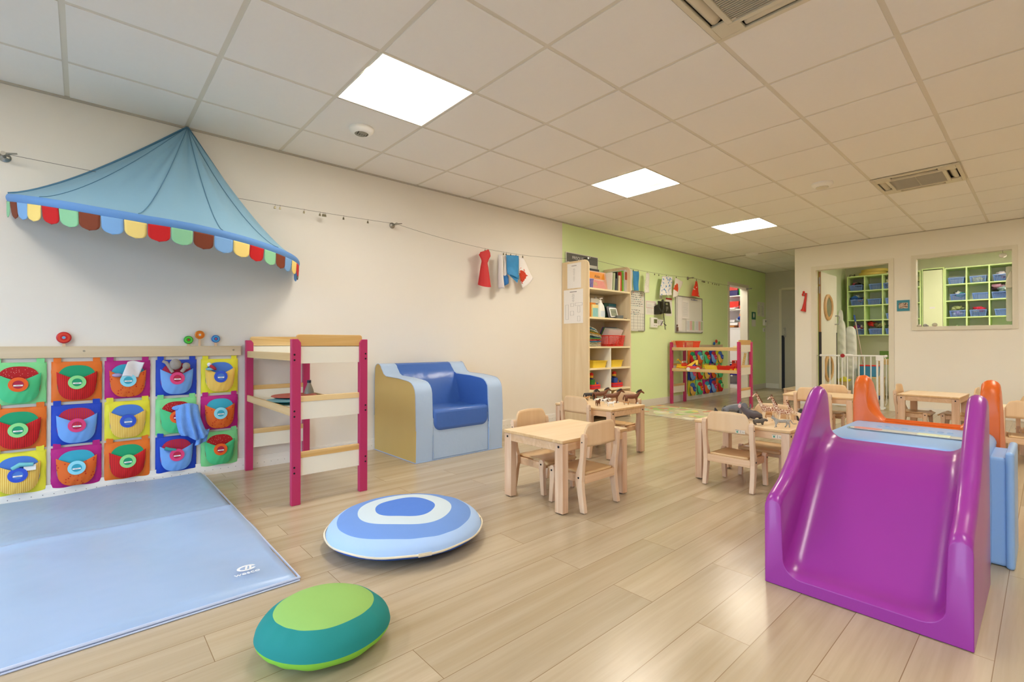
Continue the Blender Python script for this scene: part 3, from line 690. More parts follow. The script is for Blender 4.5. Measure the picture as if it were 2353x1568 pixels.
def slide_section(y, inset=0.0):
    hf = interp(FH, y); hb = interp(BH, y); w = .057; r = w/2; fr = min(.06, max(.012, (hf-hb)*.3))
    bl = .010*sin(pi*min(1, max(0, (y-1.96)/.6)))     # the sides bulge a little
    P = [(XL-bl*0, .002), (XL-bl, hf*.5), (XL, hf-r)]
    cx = XL+r
    P += [(cx-r*cos(a), hf-r+r*sin(a)) for a in [pi*k/10 for k in range(1, 10)]]
    P += [(XL+w, hf-r), (XL+w+.004, hb+(hf-r-hb)*.5)]
    P += [(XL+w+.006+fr*(1-cos(a)), hb+fr*(1-sin(a))) for a in [pi/2*k/7 for k in range(0, 8)]]
    h = [(p[0], p[1]) for p in P]
    mid = [(h[-1][0]+(XL+XR-2*h[-1][0])*k/8, hb) for k in range(1, 8)]
    return [(x, y, z) for x, z in h] + [(x, y, z) for x, z in mid] + [(XL+XR-x, y, z) for x, z in h[::-1]]
t = T('toddler_slide', 'purple toddler slide with light blue platform and orange climbing end', 'slide', (0, 0, 0))
ys = [1.962, 1.975, 1.99, 2.01, 2.04] + [2.06+.02*k for k in range(0, 20)] + [2.455, 2.47, 2.485, 2.5, 2.515, 2.53, 2.545, 2.556, 2.566]
loft([slide_section(y) for y in ys], 'slide_chute', PUR, t, bevel=.02)
# platform
def bluebody(y, top=.497):
    P = [(XL+.012, .002), (XL+.008, .3), (XL+.012, top-.05)] + [(XL+.05-.04*cos(a), top-.045+.045*sin(a)) for a in [pi/2*k/6 for k in range(7)]]
    return [(x, y, z) for x, z in P] + [(XL+XR-x, y, z) for x, z in P[::-1]]
body = loft([bluebody(y, z) for y, z in ((2.545, .478), (2.56, .494), (2.60, .5), (3.14, .5), (3.17, .494))], 'platform', SKY, t, bevel=.008)
# clear play tube let into the platform top
m = MB().prism(rrect(-.23, .23, -.042, .042, .04, 8), 'z', .4985, .505); m.xf(Matrix.Translation((3.50, 2.83, 0))); w_ = m.build('clear_window', CLR, t, bevel=.003)
m = MB().prism(rrect(-.218, .218, -.033, .033, .031, 8), 'z', .5035, .5055); m.xf(Matrix.Translation((3.50, 2.83, 0))); m.build('window_floor', M('tray_grey', '#C9CDC8', .3), t)
m = MB().prism(rrect(-.20, -.09, -.026, .026, .024, 6), 'z', .5055, .5075); m.xf(Matrix.Translation((3.50, 2.83, 0))); m.build('red_slider', M('faded_red', '#D79A96', .3), t)
m = MB().box(.04, .15, -.026, .026, .5055, .5085); m.xf(Matrix.Translation((3.50, 2.83, 0))); m.build('cream_slider', M('faded_lime', '#DFE6C4', .3), t)
m = MB()
for k in range(9):
    x = 3.37+.033*k; m.tube([(x+.011*cos(a), 2.985+.02*sin(a)*(1 if k % 2 else .6), .5005) for a in [2*pi*q/10 for q in range(10)]], .0016, 4, closed=True)
m.build('embossed_mark', M('light_blue_plastic_dim', '#8FB0D6', .35), t)
# side wing with its raised rim
m = MB().box(XR-.04, XR+.045, 2.81, 3.10, .002, .446); m.build('side_wing', SKY, t, bevel=.012, seg=3)
P = rrect(XR+.032, XR+.058, 2.79, 3.12, .012); m = MB().prism(P, 'z', .0, .474); m.build('wing_rim', SKY, t, bevel=.011, seg=4, smooth=50)
# orange end
OH = [(3.15, .62), (3.165, .69), (3.18, .72), (3.21, .742), (3.24, .742), (3.30, .715), (3.40, .62), (3.50, .50), (3.60, .38), (3.70, .31)]
OB = [(3.15, .503), (3.20, .513), (3.3, .47), (3.45, .30), (3.6, .14), (3.70, .06)]
def osec(y):
    hf = interp(OH, y); hb = interp(OB, y); w = .066; r = w/2; XA, XB = 3.222, 3.788; fr = .13*max(0, min(1, (hf-hb)/.2)); f2 = min(.05, fr)
    P = [(XA, .002), (XA, hf-r)] + [(XA+r-r*cos(a), hf-r+r*sin(a)) for a in [pi*k/8 for k in range(1, 8)]] + [(XA+w, hf-r)]
    P += [(XA+w+.075*q**1.9, hf-r+(hb+.0-(hf-r))*(q**.8)) for q in [k/9 for k in range(1, 10)]]
    mid = [(P[-1][0]+(XA+XB-2*P[-1][0])*k/6, hb) for k in range(1, 6)]
    return [(x, y, z) for x, z in P] + [(x, y, z) for x, z in mid] + [(XA+XB-x, y, z) for x, z in P[::-1]]
loft([osec(y) for y in (3.15, 3.157, 3.165, 3.18, 3.195, 3.21, 3.24, 3.27, 3.30, 3.36, 3.42, 3.5, 3.6, 3.7)], 'climbing_end', ORA, t, bevel=.006)
m = MB()
for k in range(4): m.tube([(3.33, 3.16+.012*k, .5075+.0025*k), (3.71, 3.16+.012*k, .5075+.0025*k)], .0035, 6)
m.build('tread_ribs', ORA, t)

# ================================================================== WALL POCKETS
TYPES = {
 'G': ('mint green', M('pocket_mint', '#7FD68C', .55, bump=(14, .5, .01)), spots('lining_red_dotted', '#B01218', '#F0C8B8', 95, .13), M('pouch_green', '#45BE7E', .55, bump=(10, .4, .01)), M('ring_orange', '#E8601C', .7), 'green pouch and orange ring'),
 'O': ('orange', M('pocket_orange', '#E2701C', .5, bump=(14, .5, .01)), M('lining_teal_green', '#149A6A', .6, bump=(12, .4, .01)), stripes('pouch_red_striped', '#CC1414', '#A80F12', 'y', 110), M('ring_mint', '#8FDB8A', .7), 'red pouch and mint ring'),
 'M': ('magenta', M('pocket_magenta', '#B3137A', .5, bump=(14, .5, .01)), M('lining_aqua', '#35A5BE', .6, bump=(12, .4, .01)), spots('pouch_orange_dotted', '#D9641E', '#C22A12', 55, .24), M('ring_aqua', '#8DD6E6', .7), 'dotted orange pouch and aqua ring'),
 'B': ('royal blue', M('pocket_blue', '#1440B8', .45, bump=(14, .5, .01)), stripes('lining_red_striped', '#C22A2A', '#A5185A', 'y', 100), M('pouch_sky', '#6C9FE0', .6, bump=(10, .3, .01)), M('ring_pink', '#D83F78', .7), 'sky blue pouch and pink ring'),
 'Y': ('yellow', M('pocket_yellow', '#E4DC34', .5, bump=(14, .5, .01)), M('lining_blue', '#4A7ACB', .6, bump=(12, .4, .01)), stripes('pouch_yellow_striped', '#EBCB6A', '#D9A63C', 'y', 120), M('ring_blue', '#2F52C4', .7), 'striped yellow pouch and blue ring')}
RINGW = M('name_window', '#8FA0A8', .4, alpha=1); 
PROTO = {}
def pocket(kind, y, z, label, group):
    # local: y across (-.115..+.115), z up, +x out of the wall; origin at the centre of the panel
    if kind in PROTO: return dup(PROTO[kind], (.008, y, z), 0, label, group)
    nm, fr, li, po, ri, _ = TYPES[kind]
    t = T('wall_pocket', label, 'wall pocket', (.008, y, z), group=group); SEED = ord(kind)*.7
    w, h = .114, .120
    def pan(u, v):
        a, b = 2*u-1, 2*v-1
        puff = .009*(1-abs(a)**5)*(1-abs(b)**5)
        pinch = 1-.03*(1-b*b)*0
        wv = .0022*sin(5*b+SEED)+.0015*sin(9*b+2*SEED); wu = .0022*sin(6*a+SEED*3)
        cr = 1-.05*(abs(a)*abs(b))**6
        return (.004+puff+.0011*sin(7*a+4*b+SEED)*(1-abs(a)**6)*(1-abs(b)**6), (a*w*(1-.025*(1-b*b))+wv*a)*cr, (b*h*(1-.025*(1-a*a))+wu*b)*cr)
    m = MB().grid(pan, 26, 26); m.grid(lambda u, v: (0, (2*u-1)*w, (2*v-1)*h), 2, 2, flip=True)
    m.build('panel', fr, t, smooth=70)
    for s in (-1, 1): MB().box(.001, .006, s*.088-.017, s*.088+.017, h-.006, h+.026).build('strap', fr, t)
    def se(a, n=2.6): c, s = cos(a), sin(a); return (math.copysign(abs(c)**(2/n), c), math.copysign(abs(s)**(2/n), s))
    pts = [se(2*pi*i/40) for i in range(40)]
    # lining seen through the mouth
    MB().add([(.0155, p[0]*.089, p[1]*.100-.002) for p in pts], [tuple(range(40))]).build('lining', li, t)
    def pouch(u, v):
        a = 2*u-1
        top = .052-.045*(1-abs(a)**1.3)          # V-shaped mouth
        wd = .089
        yb = -.088+ .0 + .175*(0)                    # bottom centre
        low = -.012 - .106*(1-abs(a)**3.0)**(1/2.2)     # rounded bottom edge
        zz = low + (top+.0 - low)*v
        yy = a*(wd+.003)*(1-.03*(1-v))
        blg = .004+.024*(1-a*a)**.75*(sin(pi*min(1, .12+.80*v)))**.8 + .0016*sin(8*a+5*v+SEED)*(1-a*a)*v + .0012*sin(15*a-9*v)*(1-a*a)*(1-v)
        return (.014+blg, yy, zz+.008)
    MB().grid(pouch, 26, 16).build('pouch', po, t, smooth=70)
    # ring badge
    cx, cz = .014+.0265, -.004
    m = MB(); n = 28; vs = []; 
    for i in range(n):
        a = 2*pi*i/n; vs += [(cx+.004, .041*cos(a), cz+.041*sin(a)), (cx+.005, .023*cos(a), cz+.023*sin(a))]
    m.add(vs, [(2*i, (2*i+2) % (2*n), (2*i+3) % (2*n), 2*i+1) for i in range(n)])
    vs = [(cx-.012, .040*cos(2*pi*i/n), cz+.040*sin(2*pi*i/n)) for i in range(n)]; k = len(m.v); m.v += vs
    for i in range(n): m.f.append((2*i, k+i, k+(i+1) % n, (2*i+2) % (2*n))); m.m.append(0)
    r = m.build('badge_ring', ri, t)
    MB().add([(cx+.0035, .023*cos(2*pi*i/n), cz+.023*sin(2*pi*i/n)) for i in range(n)], [tuple(range(n))]).build('name_window', li if kind != 'G' else M('window_crimson', '#B02040', .5), r)
    c = MB().box(cx+.006, cx+.007, -.019, .019, cz-.009, cz-.001, 0).box(cx+.0071, cx+.0073, -.009, .009, cz-.0058, cz-.0042, 1); c.build('name_card', [PAPER, INK], r)
    PROTO[kind] = t; return t
ROWN = ['top row', 'middle row', 'bottom row']
COLN = ['first column from the left edge', 'second column', 'third column', 'fourth column', 'last column by the play shelf']
GRID = ['GOMBY', 'OBYGM', 'YMOBG']; ZR = [.692, .434, .180]; YC = [-.268, -.021, .219, .476, .729]
for r, row in enumerate(GRID):
    for c, k in enumerate(row):
        pocket(k, YC[c], ZR[r], '%s fabric wall pocket with %s, %s, %s' % (TYPES[k][0], TYPES[k][5].split(' and ')[0], ROWN[r], COLN[c]), 'fabric wall pockets on the white wall')
GRID2 = ['OMGBY', 'BOYMG', 'YGMBO']
COL2 = ['nearest column', 'second column', 'third column', 'fourth column', 'farthest column']
for r, row in enumerate(GRID2):
    for c, k in enumerate(row):
        pocket(k, 7.49+.25*c, ZR[r], '%s wall pocket on the lime wall, %s, %s' % (TYPES[k][0], ROWN[r], COL2[c]), 'fabric wall pockets on the lime wall').scale = (1.6, 1, 1)
def rail(y0, y1, label):
    t = T('wall_rail', label, 'rail', (0, y0, 0)); MB().box(.001, .02, 0, y1-y0, .835, .904).build('board', wood('rail_wood', '#D8C7AA', '#C9B48F', 'y', scale=.5), t, bevel=.002)
    for y in ((y1-y0)*.35, y1-y0-.05): MB().lathe([(.006, .02), (.005, .022)], 10, (0, y, .875), axis='x').build('screw', METAL, t)
    return t
rail(-.45, .862, 'pale wood board carrying the wall pockets on the white wall'); rail(7.36, 8.63, 'wood board carrying the wall pockets on the lime wall')
def peg(y, z, c1, c2, c3, label, r=.031, x=.012):
    t = T('disc_peg', label, 'coat peg', (x, y, z), group='ringed disc pegs')
    A = [M('peg_'+c[1:], c, .35) for c in (c1, c2, c3)]
    MB().lathe([(r, 0), (r, .012), (r*.82, .016), (r*.5, .0165), (r*.24, .017), (r*.0, .0172)], 28, axis='x', seg=[0, 0, 1, 0, 2]).build('disc', A, t, smooth=30)
    MB().box(.0, .006, -.007, .007, .895-z, -r+.006).build('stem', BEECHZ, t)
peg(-.081, .956, '#C01C22', '#D8402C', '#6FA8C8', 'red ringed disc peg standing alone on the left of the rail', .034)
peg(.541, .946, '#1E9A28', '#5CC83C', '#B02020', 'green ringed disc peg on the white-wall rail, left of the orange one', .027)
peg(.606, .981, '#E08A1C', '#D86A12', '#C8C8D0', 'orange ringed disc peg, highest of the three on the white-wall rail', .029)
peg(.702, .954, '#1E5CB0', '#4FA5D0', '#C05048', 'blue ringed disc peg on the white-wall rail, right of the orange one', .026)
peg(8.26, .925, '#1E5CB0', '#3A78C8', '#203060', 'small blue disc peg on the lime-wall rail', .027, .03); peg(8.34, .965, '#C8281E', '#D84A30', '#602020', 'small red disc peg on the lime-wall rail', .029, .03)
peg(8.45, .935, '#2E9A30', '#4CB83C', '#205020', 'small green disc peg on the lime-wall rail', .027, .03)
# soft things in and on the pockets
KN = M('knit_blue', '#6F9FE2', .95, bump=(160, .9, .004), vary=(30, .06)); TOYG = M('plush_grey', '#9B938B', .95, bump=(70, .5, .005)); CLOTHW = M('white_cloth', '#E2DFE0', .9, bump=(20, .4, .01))
t = T('plush_elephant', 'grey plush animal poking out of the blue pocket in the top row', 'soft toy', (.035, .47, .77))
m = MB().ell((.012, -.005, .012), (.026, .034, .036)); m.ell((.018, .055, .0), (.020, .023, .023)); m.tube([(.01, -.075, .035), (.014, -.055, .025), (.012, -.035, -.01), (.01, -.02, -.04)], [.009, .011, .011, .01], 10); m.tube([(.018, .05, -.01), (.012, .03, -.04)], .012, 10)
m.build('body', TOYG, t, smooth=80)
t = T('cloth_napkin', 'white folded cloth sticking out of the magenta pocket in the top row', 'cloth', (.04, .235, .765))
MB().grid(lambda u, v: (.008+.008*sin(4*u+3*v), -.05+.085*u+.03*v, -.055+.095*v+.006*sin(5*u)), 12, 12).build('cloth', CLOTHW, t, smooth=80, solid=.002)
t = T('purple_pouch', 'lilac soft shape beside the white cloth in the magenta pocket', 'soft toy', (.04, .165, .722)); MB().ell((0, 0, 0), (.018, .026, .012)).build('body', M('lilac', '#A79AC0', .8), t, smooth=80)
t = T('doll', 'small red and white cloth doll in the yellow pocket of the top row', 'soft toy', (.042, .68, .755)); MB().ell((0, 0, 0), (.014, .03, .012), rot=Matrix.Rotation(radians(-40), 3, 'X')).ell((0, -.02, .02), (.01, .014, .014), m=1).ell((-.004, -.012, -.012), (.012, .03, .01), m=2).build('body', [M('doll_red', '#B8323C', .8), CLOTHW, M('doll_aqua', '#7FB5BE', .8)], t, smooth=80)
t = T('baby_blanket', 'light blue knitted blanket hanging out of the mint pocket', 'blanket', (.05, .53, .435))
def bl(u, v):
    a = (u-.5)*2
    y = .0+.062*a*(1+.25*v)+.045*v*v; z = .085-.235*v - .02*a*a*(1-v) + (0 if v < .8 else -.02*sin(3*a+1)*(v-.8)*5)
    x = .032-.05*(a*a)*(1-v)*.6+.012*sin(9*a+2*v)*(.3+v)+.006*v*sin(14*a)
    return (x, y, z)
MB().grid(bl, 40, 40).build('drape', KN, t, smooth=80, solid=.005)
MB().grid(lambda u, v: (.01+.012*sin(6*u), .065+.065*u-.02*v, -.125-.085*v+.02*u), 16, 16).build('corner', KN, t, smooth=80, solid=.005)
MB().ell((.0, -.03, .055), (.02, .055, .02)).build('fold', KN, t, smooth=80)
t = T('soother_cloth', 'teal cloth in the blue pocket of the bottom row', 'cloth', (.045, .44, .217)); MB().tube([(0, -.03, .012), (.004, -.01, .004), (.004, .03, -.006)], [.012, .01, .007], 10).build('cloth', M('teal_cloth', '#3F9C9A', .9), t, smooth=80)
t = T('folded_cloth', 'pale teal cloth and card in the yellow pocket of the bottom row', 'cloth', (.045, -.255, .225)); MB().tube([(0, -.035, -.012), (.002, -.005, .008), (.004, .05, .003)], [.012, .013, .01], 10).box(-.01, .004, .01, .06, -.03, .0, 1).build('cloth', [M('teal_cloth_pale', '#6FB9BE', .9), PAPER], t, smooth=80)

# ================================================================== CANOPY
CAN = M('canopy_cloth', '#86AFC6', .75, bump=(5, .4, .015), vary=(2, .04)); CANB = M('canopy_band', '#5F8FCB', .7)
FLAPM = [M('flap_'+n, c, .85) for n, c in (('red', '#C0181C'), ('green', '#8CC89C'), ('brown', '#7A3A22'), ('blue', '#7AA8DA'), ('yellow', '#EBD27E'))]
t = T('bed_canopy', 'blue cloth canopy with coloured scallops hung from the ceiling at left', 'canopy', (0, 0, 0))
AP = Vector((.02, .53, 2.398)); RC = .77
ZT = [(0, 1.769), (1, 1.727), (2, 1.690), (3, 1.655), (4, 1.622), (5, 1.597), (6, 1.584), (7, 1.567), (8, 1.551), (9, 1.538), (10, 1.532), (11, 1.530), (12, 1.532)]
def rimp(s, dz=0):
    a = pi*s; return Vector((.015+RC*sin(a), .455-RC*cos(a), interp(ZT, 12*s)+dz))
def can(u, v):
    P = rimp(u); d = 1-(1-v)**1.32; q = AP.lerp(P, v); q.z = AP.z+(P.z-AP.z)*d
    fold = (.016*cos(2*pi*5*u)+.007*cos(2*pi*13*u+1))*sin(pi*min(1, v*1.0))**.7*(1-v*.6)
    a = pi*u; q.x += fold*sin(a)-0; q.y -= fold*cos(a)
    q.x = max(q.x, .006); return q
MB().grid(can, 96, 32).build('cloth', CAN, t, smooth=80)
m = MB(); band = [(0, .001), (-.02, .008), (-.046, .004)]
def bnd(u, v):
    d = interp([(0, 0), (.5, -.02), (1, -.046)], v); P = rimp(u, d); a = pi*u; o = .008*sin(pi*v); P.x += o*sin(a); P.y -= o*cos(a); P.x = max(P.x, .008); return P
MB().grid(bnd, 96, 6).build('rim_band', CANB, t, smooth=80)
m = MB()
for s in (.2, .4, .56, .72): m.tube([can(s, v/24)+Vector((.003, 0, .001)) for v in range(0, 25)], .0018, 5)
m.tube([can(0.004, v/20) for v in range(21)], .009, 6); m.tube([can(.996, v/20) for v in range(21)], .009, 6)
m.build('seam', M('canopy_seam', '#54829F', .8), t, smooth=60)
NF = 24
for k in range(NF):
    s0, s1 = (k+.02)/NF, (k+.98)/NF
    def fl(u, v, s0=s0, s1=s1, k=k):
        w = 1 if v < .55 else (1-((v-.55)/.45)**2.6)**.5
        s = (s0+s1)/2+(u-.5)*(s1-s0)*max(w, .12)
        P = rimp(s, -.043-.088*v*(1-.05*abs(u-.5))); a = pi*s; o = .004+.006*sin(2*k)*v - .006*v; P.x += o*sin(a); P.y -= o*cos(a); P.x = max(P.x, .005); return P
    MB().grid(fl, 8, 12).build('scallop', FLAPM[k % 5], t, smooth=80, solid=.002)
# ceiling hook
t2 = T('canopy_hook', 'small hook at the ceiling holding the canopy tip', 'hook', (.02, .53, 2.398)); MB().tube([(0, 0, -.004), (0, 0, .012)], .004, 8).build('hook', METAL, t2)

# ================================================================== WIRES, CLIPS, PAINTINGS
WIRE = M('steel_wire', '#6E6A62', .35, metal=.9)
WP = [(-.33, 1.974), (2.075, 1.985), (4.735, 1.998), (7.40, 1.996), (9.72, 1.997)]
SAG = [.019, .096, .035, .02]
def wz(y):
    for (a, za), (b, zb), sg in zip(WP, WP[1:], SAG):
        if y <= b or b == WP[-1][0]:
            q = (y-a)/(b-a)
            return za+(zb-za)*q - 4*sg*q*(1-q)
for k, ((a, za), (b, zb)) in enumerate(zip(WP, WP[1:])):
    tag(MB().tube([(.08, a+(b-a)*i/30, wz(a+.001+(b-a-.002)*i/30)) for i in range(31)], .0014 if k < 2 else .0018, 5).build('picture_wire', WIRE), 'thin steel wire strung along the wall, ' + ['behind the blue canopy', 'past the red painted cloth to the bookcase', 'over the phone and whiteboards', 'above the pink-post shelf to the closet'][k], 'wire', 'steel picture wires')
def anchor(y, z, label):
    t = T('wire_anchor', label, 'wire anchor', (0, y, z), group='round steel wire anchors')
    MB().lathe([(.026, 0), (.026, .006), (.02, .012), (.008, .018), (.008, .07), (.011, .075), (.011, .09)], 20, axis='x').build('disc', METAL, t, smooth=35)
    MB().tube([(.08, -.002, 0), (.082, .055, .012)], [.006, .004], 8).build('tensioner', METAL, t, smooth=60)
for (y, z), l in zip(WP, ('at the left edge of the photo', 'right of the empty clips on the white wall', 'above the bookcase', 'over the whiteboard on the lime wall', 'at the closet door frame')): anchor(y, z, 'round steel wire anchor ' + l)
CLIPM = M('clip_brass', '#6F6750', .35, metal=.8)
clip0 = None
def clip(y, label, tint=0):
    global clip0
    z = wz(y)
    if clip0 is None:
        clip0 = T('wire_clip', label, 'clip', (.08, y, z), group='small metal clips on the wires')
        MB().tube([(0, 0, .003), (0, .004, 0), (0, .002, -.006), (0, 0, -.012)], .0014, 5).build('ring', WIRE, clip0)
        MB().prism([(-.004, -.012), (.004, -.012), (.007, -.030), (-.007, -.030)], 'x', -.004, .004).build('jaw', CLIPM, clip0)
        return clip0
    return dup(clip0, (.08, y, z), 0, label)
EC = [('first of the empty pair nearest the canopy', 1.071), ('second of the empty pair nearest the canopy', 1.106), ('single empty clip right of the pair', 1.282), ('empty clip just left of the bunch of three', 1.404), ('leftmost of the bunch of three', 1.428), ('middle of the bunch of three', 1.438), ('rightmost of the bunch of three', 1.448), ('empty clip between the bunch and the anchor', 1.596), ('empty clip nearest the wall anchor', 1.807)]
for l, y in EC: clip(y, 'small metal clip on the wire, ' + l)
for l, y in (('red painted cloth', 3.084), ('white folded paper', 3.335), ('left corner of the blue painting', 3.372), ('middle of the blue painting', 3.437), ('right corner of the blue painting', 3.515), ('red splashed painting', 3.615),
             ('left corner of the far blue sheet', 5.732), ('right corner of the far blue sheet', 5.852), ('pale speckled strip', 6.08), ('blue spattered sheet', 6.603), ('sheet with an orange blob', 6.895), ('red and white painted sheet', 7.54)): clip(y, 'small metal clip holding the ' + l)
for l, y in (('first of two empty between paintings on the lime wall', 6.278), ('second of two empty between paintings on the lime wall', 6.394), ('leftmost of the far bunch', 7.737), ('second of the far bunch', 7.779), ('third of the far bunch', 7.804), ('fourth of the far bunch', 7.829), ('single far clip after the bunch', 7.955), ('single far clip, second after the bunch', 8.107), ('far clip nearest the closet', 8.35), ('far clip second from the closet', 8.27), ('far clip third from the closet', 8.20)): clip(y, 'small metal clip, ' + l)
def paint(name, base, blob, scale, thr, off=(0, 0, 0), stretch=(1, 1, 1), grad=None):
    m = M(name, base, .75, vary=False); t = NT(m); b = m.node_tree.nodes['Principled BSDF']; tc = t.new('TexCoord'); mp = t.new('Mapping'); mp.inputs['Location'].default_value = off; mp.inputs['Scale'].default_value = stretch
    n = t.new('TexNoise'); n.inputs['Scale'].default_value = scale; n.inputs['Detail'].default_value = 4; n.inputs['Roughness'].default_value = .6
    t.link(tc.outputs['Object'], mp.inputs['Vector']); t.link(mp.outputs[0], n.inputs['Vector'])
    src = n.outputs['Fac']
    if grad:      # blob centred at grad=(y,z,radius)
        vd = t.new('VectorMath', operation='DISTANCE'); vd.inputs[1].default_value = (0, grad[0], grad[1]); t.link(tc.outputs['Object'], vd.inputs[0])
        mr = t.new('MapRange'); mr.inputs['From Min'].default_value = 0; mr.inputs['From Max'].default_value = grad[2]; mr.inputs['To Min'].default_value = .45; mr.inputs['To Max'].default_value = -.3; mr.clamp = False; t.link(vd.outputs['Value'], mr.inputs['Value'])
        ad = t.new('Math', operation='ADD'); t.link(n.outputs['Fac'], ad.inputs[0]); t.link(mr.outputs[0], ad.inputs[1]); src = ad.outputs[0]
    r = t.new('ValToRGB'); r.color_ramp.interpolation = 'CONSTANT'; r.color_ramp.elements[0].color = C(base); r.color_ramp.elements[1].color = C(blob); r.color_ramp.elements[1].position = thr
    t.link(src, r.inputs[0]); t.link(r.outputs[0], b.inputs['Base Color']); return m
def sheet(name, label, cat, pts, mat, curl=.02, x=.085, group='children\'s paintings hung on the wires'):
    # pts: outline (y, z) world, top-left, top-right, bottom-right, bottom-left
    (a, b), (c, d), (e, f), (g, h) = pts; oy, oz = a, b
    def fn(u, v):
        y = (a+(c-a)*u)*(1-v)+(g+(e-g)*u)*v; z = (b+(d-b)*u)*(1-v)+(h+(f-h)*u)*v
        return (curl*sin(pi*u)*(.4+v)+.004*sin(7*v), y-oy, z-oz)
    t = T(name, label, cat, (x, oy, oz), group=group); MB().grid(fn, 14, 18).build('sheet', mat, t, smooth=80, solid=.0012); return t
REDC = M('red_painted_cloth', '#C6282C', .6, bump=(20, .4, .01)); REDD = M('dark_red_inside', '#9A0C0C', .7)
t = T('red_painted_bag', 'red painted paper cone hanging from a clip on the white wall', 'painting', (.09, 3.06, 1.87), group='children\'s paintings hung on the wires')
def bag(u, v):
    a = 2*pi*u; w = interp([(0, .052), (.12, .075), (.25, .045), (.33, .034), (.45, .045), (1, .078)], v); y = w*cos(a)*(1+.15*sin(3*a)*(v < .3)); x = (.012+.035*v)*sin(a)
    return (x+.01, y, .0-.355*v+.02*cos(a)*(v < .1)-.02*sin(a)*v)
MB().grid(bag, 28, 24).build('paper', REDC, t, smooth=70)
MB().add([(.01+.045*sin(2*pi*i/24), .076*cos(2*pi*i/24), -.352-.02*sin(2*pi*i/24)) for i in range(24)], [tuple(range(24))]).build('dark_mouth', REDD, t)
BLUEPT = M('blue_brushed_paint', '#2E86C0', .6, vary=(25, .16)); PAPW = M('paper_white_cool', '#DDD9D8', .8, vary=False)
sheet('painting', 'white folded sheet seen edge-on left of the blue painting', 'painting', [(3.245, 1.855), (3.305, 1.86), (3.325, 1.50), (3.245, 1.50)], PAPW, .03, .10)
sheet('painting', 'white sheet with blue brush marks behind the bright blue painting', 'painting', [(3.335, 1.862), (3.40, 1.862), (3.40, 1.57), (3.32, 1.53)], paint('white_blue_low', '#DDD9D8', '#2A6FB4', 18, .55, grad=(.02, -.27, .12)), .015, .088)
t = sheet('painting', 'bright blue painted sheet hanging on the white wall', 'painting', [(3.345, 1.862), (3.525, 1.875), (3.528, 1.615), (3.36, 1.66)], BLUEPT, .016, .11)
MB().grid(lambda u, v: (.012, .015+.165*u*(1-v)+.135*v, -.20-.045*(1-u)*(1-v)*0-.085*v+.0*u), 8, 6).build('lower_tip', BLUEPT, t, smooth=80, solid=.0012)
sheet('painting', 'white sheet with red splashes hanging right of the blue painting', 'painting', [(3.515, 1.86), (3.615, 1.865), (3.765, 1.655), (3.60, 1.525)], paint('white_red_splash', '#E6E2E0', '#C83C1E', 14, .62, off=(3, 1, 2), grad=(.06, -.20, .14)), .02, .088)
sheet('painting', 'blue painted sheet behind the bookcase corner on the lime wall', 'painting', [(5.71, 1.935), (5.862, 1.941), (5.855, 1.665), (5.735, 1.665)], BLUEPT, .02)
sheet('painting', 'white blank sheet touching the bookcase top', 'painting', [(5.60, 1.95), (5.70, 1.95), (5.69, 1.65), (5.60, 1.65)], PAPW, .015)
sheet('painting', 'narrow pale speckled strip on the lime wall', 'painting', [(6.044, 1.943), (6.125, 1.949), (6.122, 1.664), (5.994, 1.648)], spots('speckled', '#E2E0D2', '#A8A6A0', 60, .2), .012)
sheet('painting', 'white sheet with blue spatters above the phone', 'painting', [(6.475, 1.937), (6.767, 1.954), (6.752, 1.665), (6.402, 1.642)], paint('white_blue_spatter', '#E8E6E2', '#3A86C8', 26, .575, off=(1, 2, 5)), .012)
sheet('painting', 'white sheet with a round orange-red blob on the lime wall', 'painting', [(6.852, 1.95), (7.09, 1.901), (6.928, 1.666), (6.779, 1.635)], paint('orange_blob', '#E8E2D8', '#D84A1C', 12, .62, grad=(.01, -.17, .13)), .012)
sheet('painting', 'red and white twisted sheet hanging farthest on the lime wall', 'painting', [(7.50, 1.95), (7.545, 1.955), (7.64, 1.68), (7.36, 1.70)], paint('red_white_twist', '#DA3A1C', '#E8E2D8', 9, .63, off=(4, 0, 1)), .03)

# ================================================================== BOOKCASE
BKZ = MAPLE; BKI = M('bookcase_inside', '#E8DDC0', .5)
t = T('bookcase', 'tall maple bookcase with open shelves at the corner of the lime wall', 'bookcase', (0, 4.34, 0))
BW, BD, BH_ = .842, .41, 1.905
prof = [(.004, 0), (.415, 0), (.415, BH_-.075)] + [(.415-.07+.07*cos(a), BH_-.075+.07*sin(a)) for a in [pi/2*k/6 for k in range(1, 7)]] + [(.004, BH_-.003)]
for y in (0, BW-.02):
    MB().prism(prof[::-1], 'y', y, y+.02).build('side_panel', BKZ, t, bevel=.002)
EDG = M('bookcase_edge', '#EBDDB4', .5)
shz = [.10, .378, .633, .888, 1.232, 1.574]
for z in shz:
    MB().box(.01, .405, .02, BW-.02, z-.02, z).build('shelf', BKI, t)
    MB().box(.405, .413, .02, BW-.02, z-.02, z).build('shelf_edge', EDG, t)
MB().box(.004, .012, .02, BW-.02, .02, 1.80).build('back_panel', BKI, t)
MB().box(.012, .41, .412, .430, .08, .868).build('divider', M('divider_white', '#E8E4D2', .5), t)
def onside(name, y0, label): pass
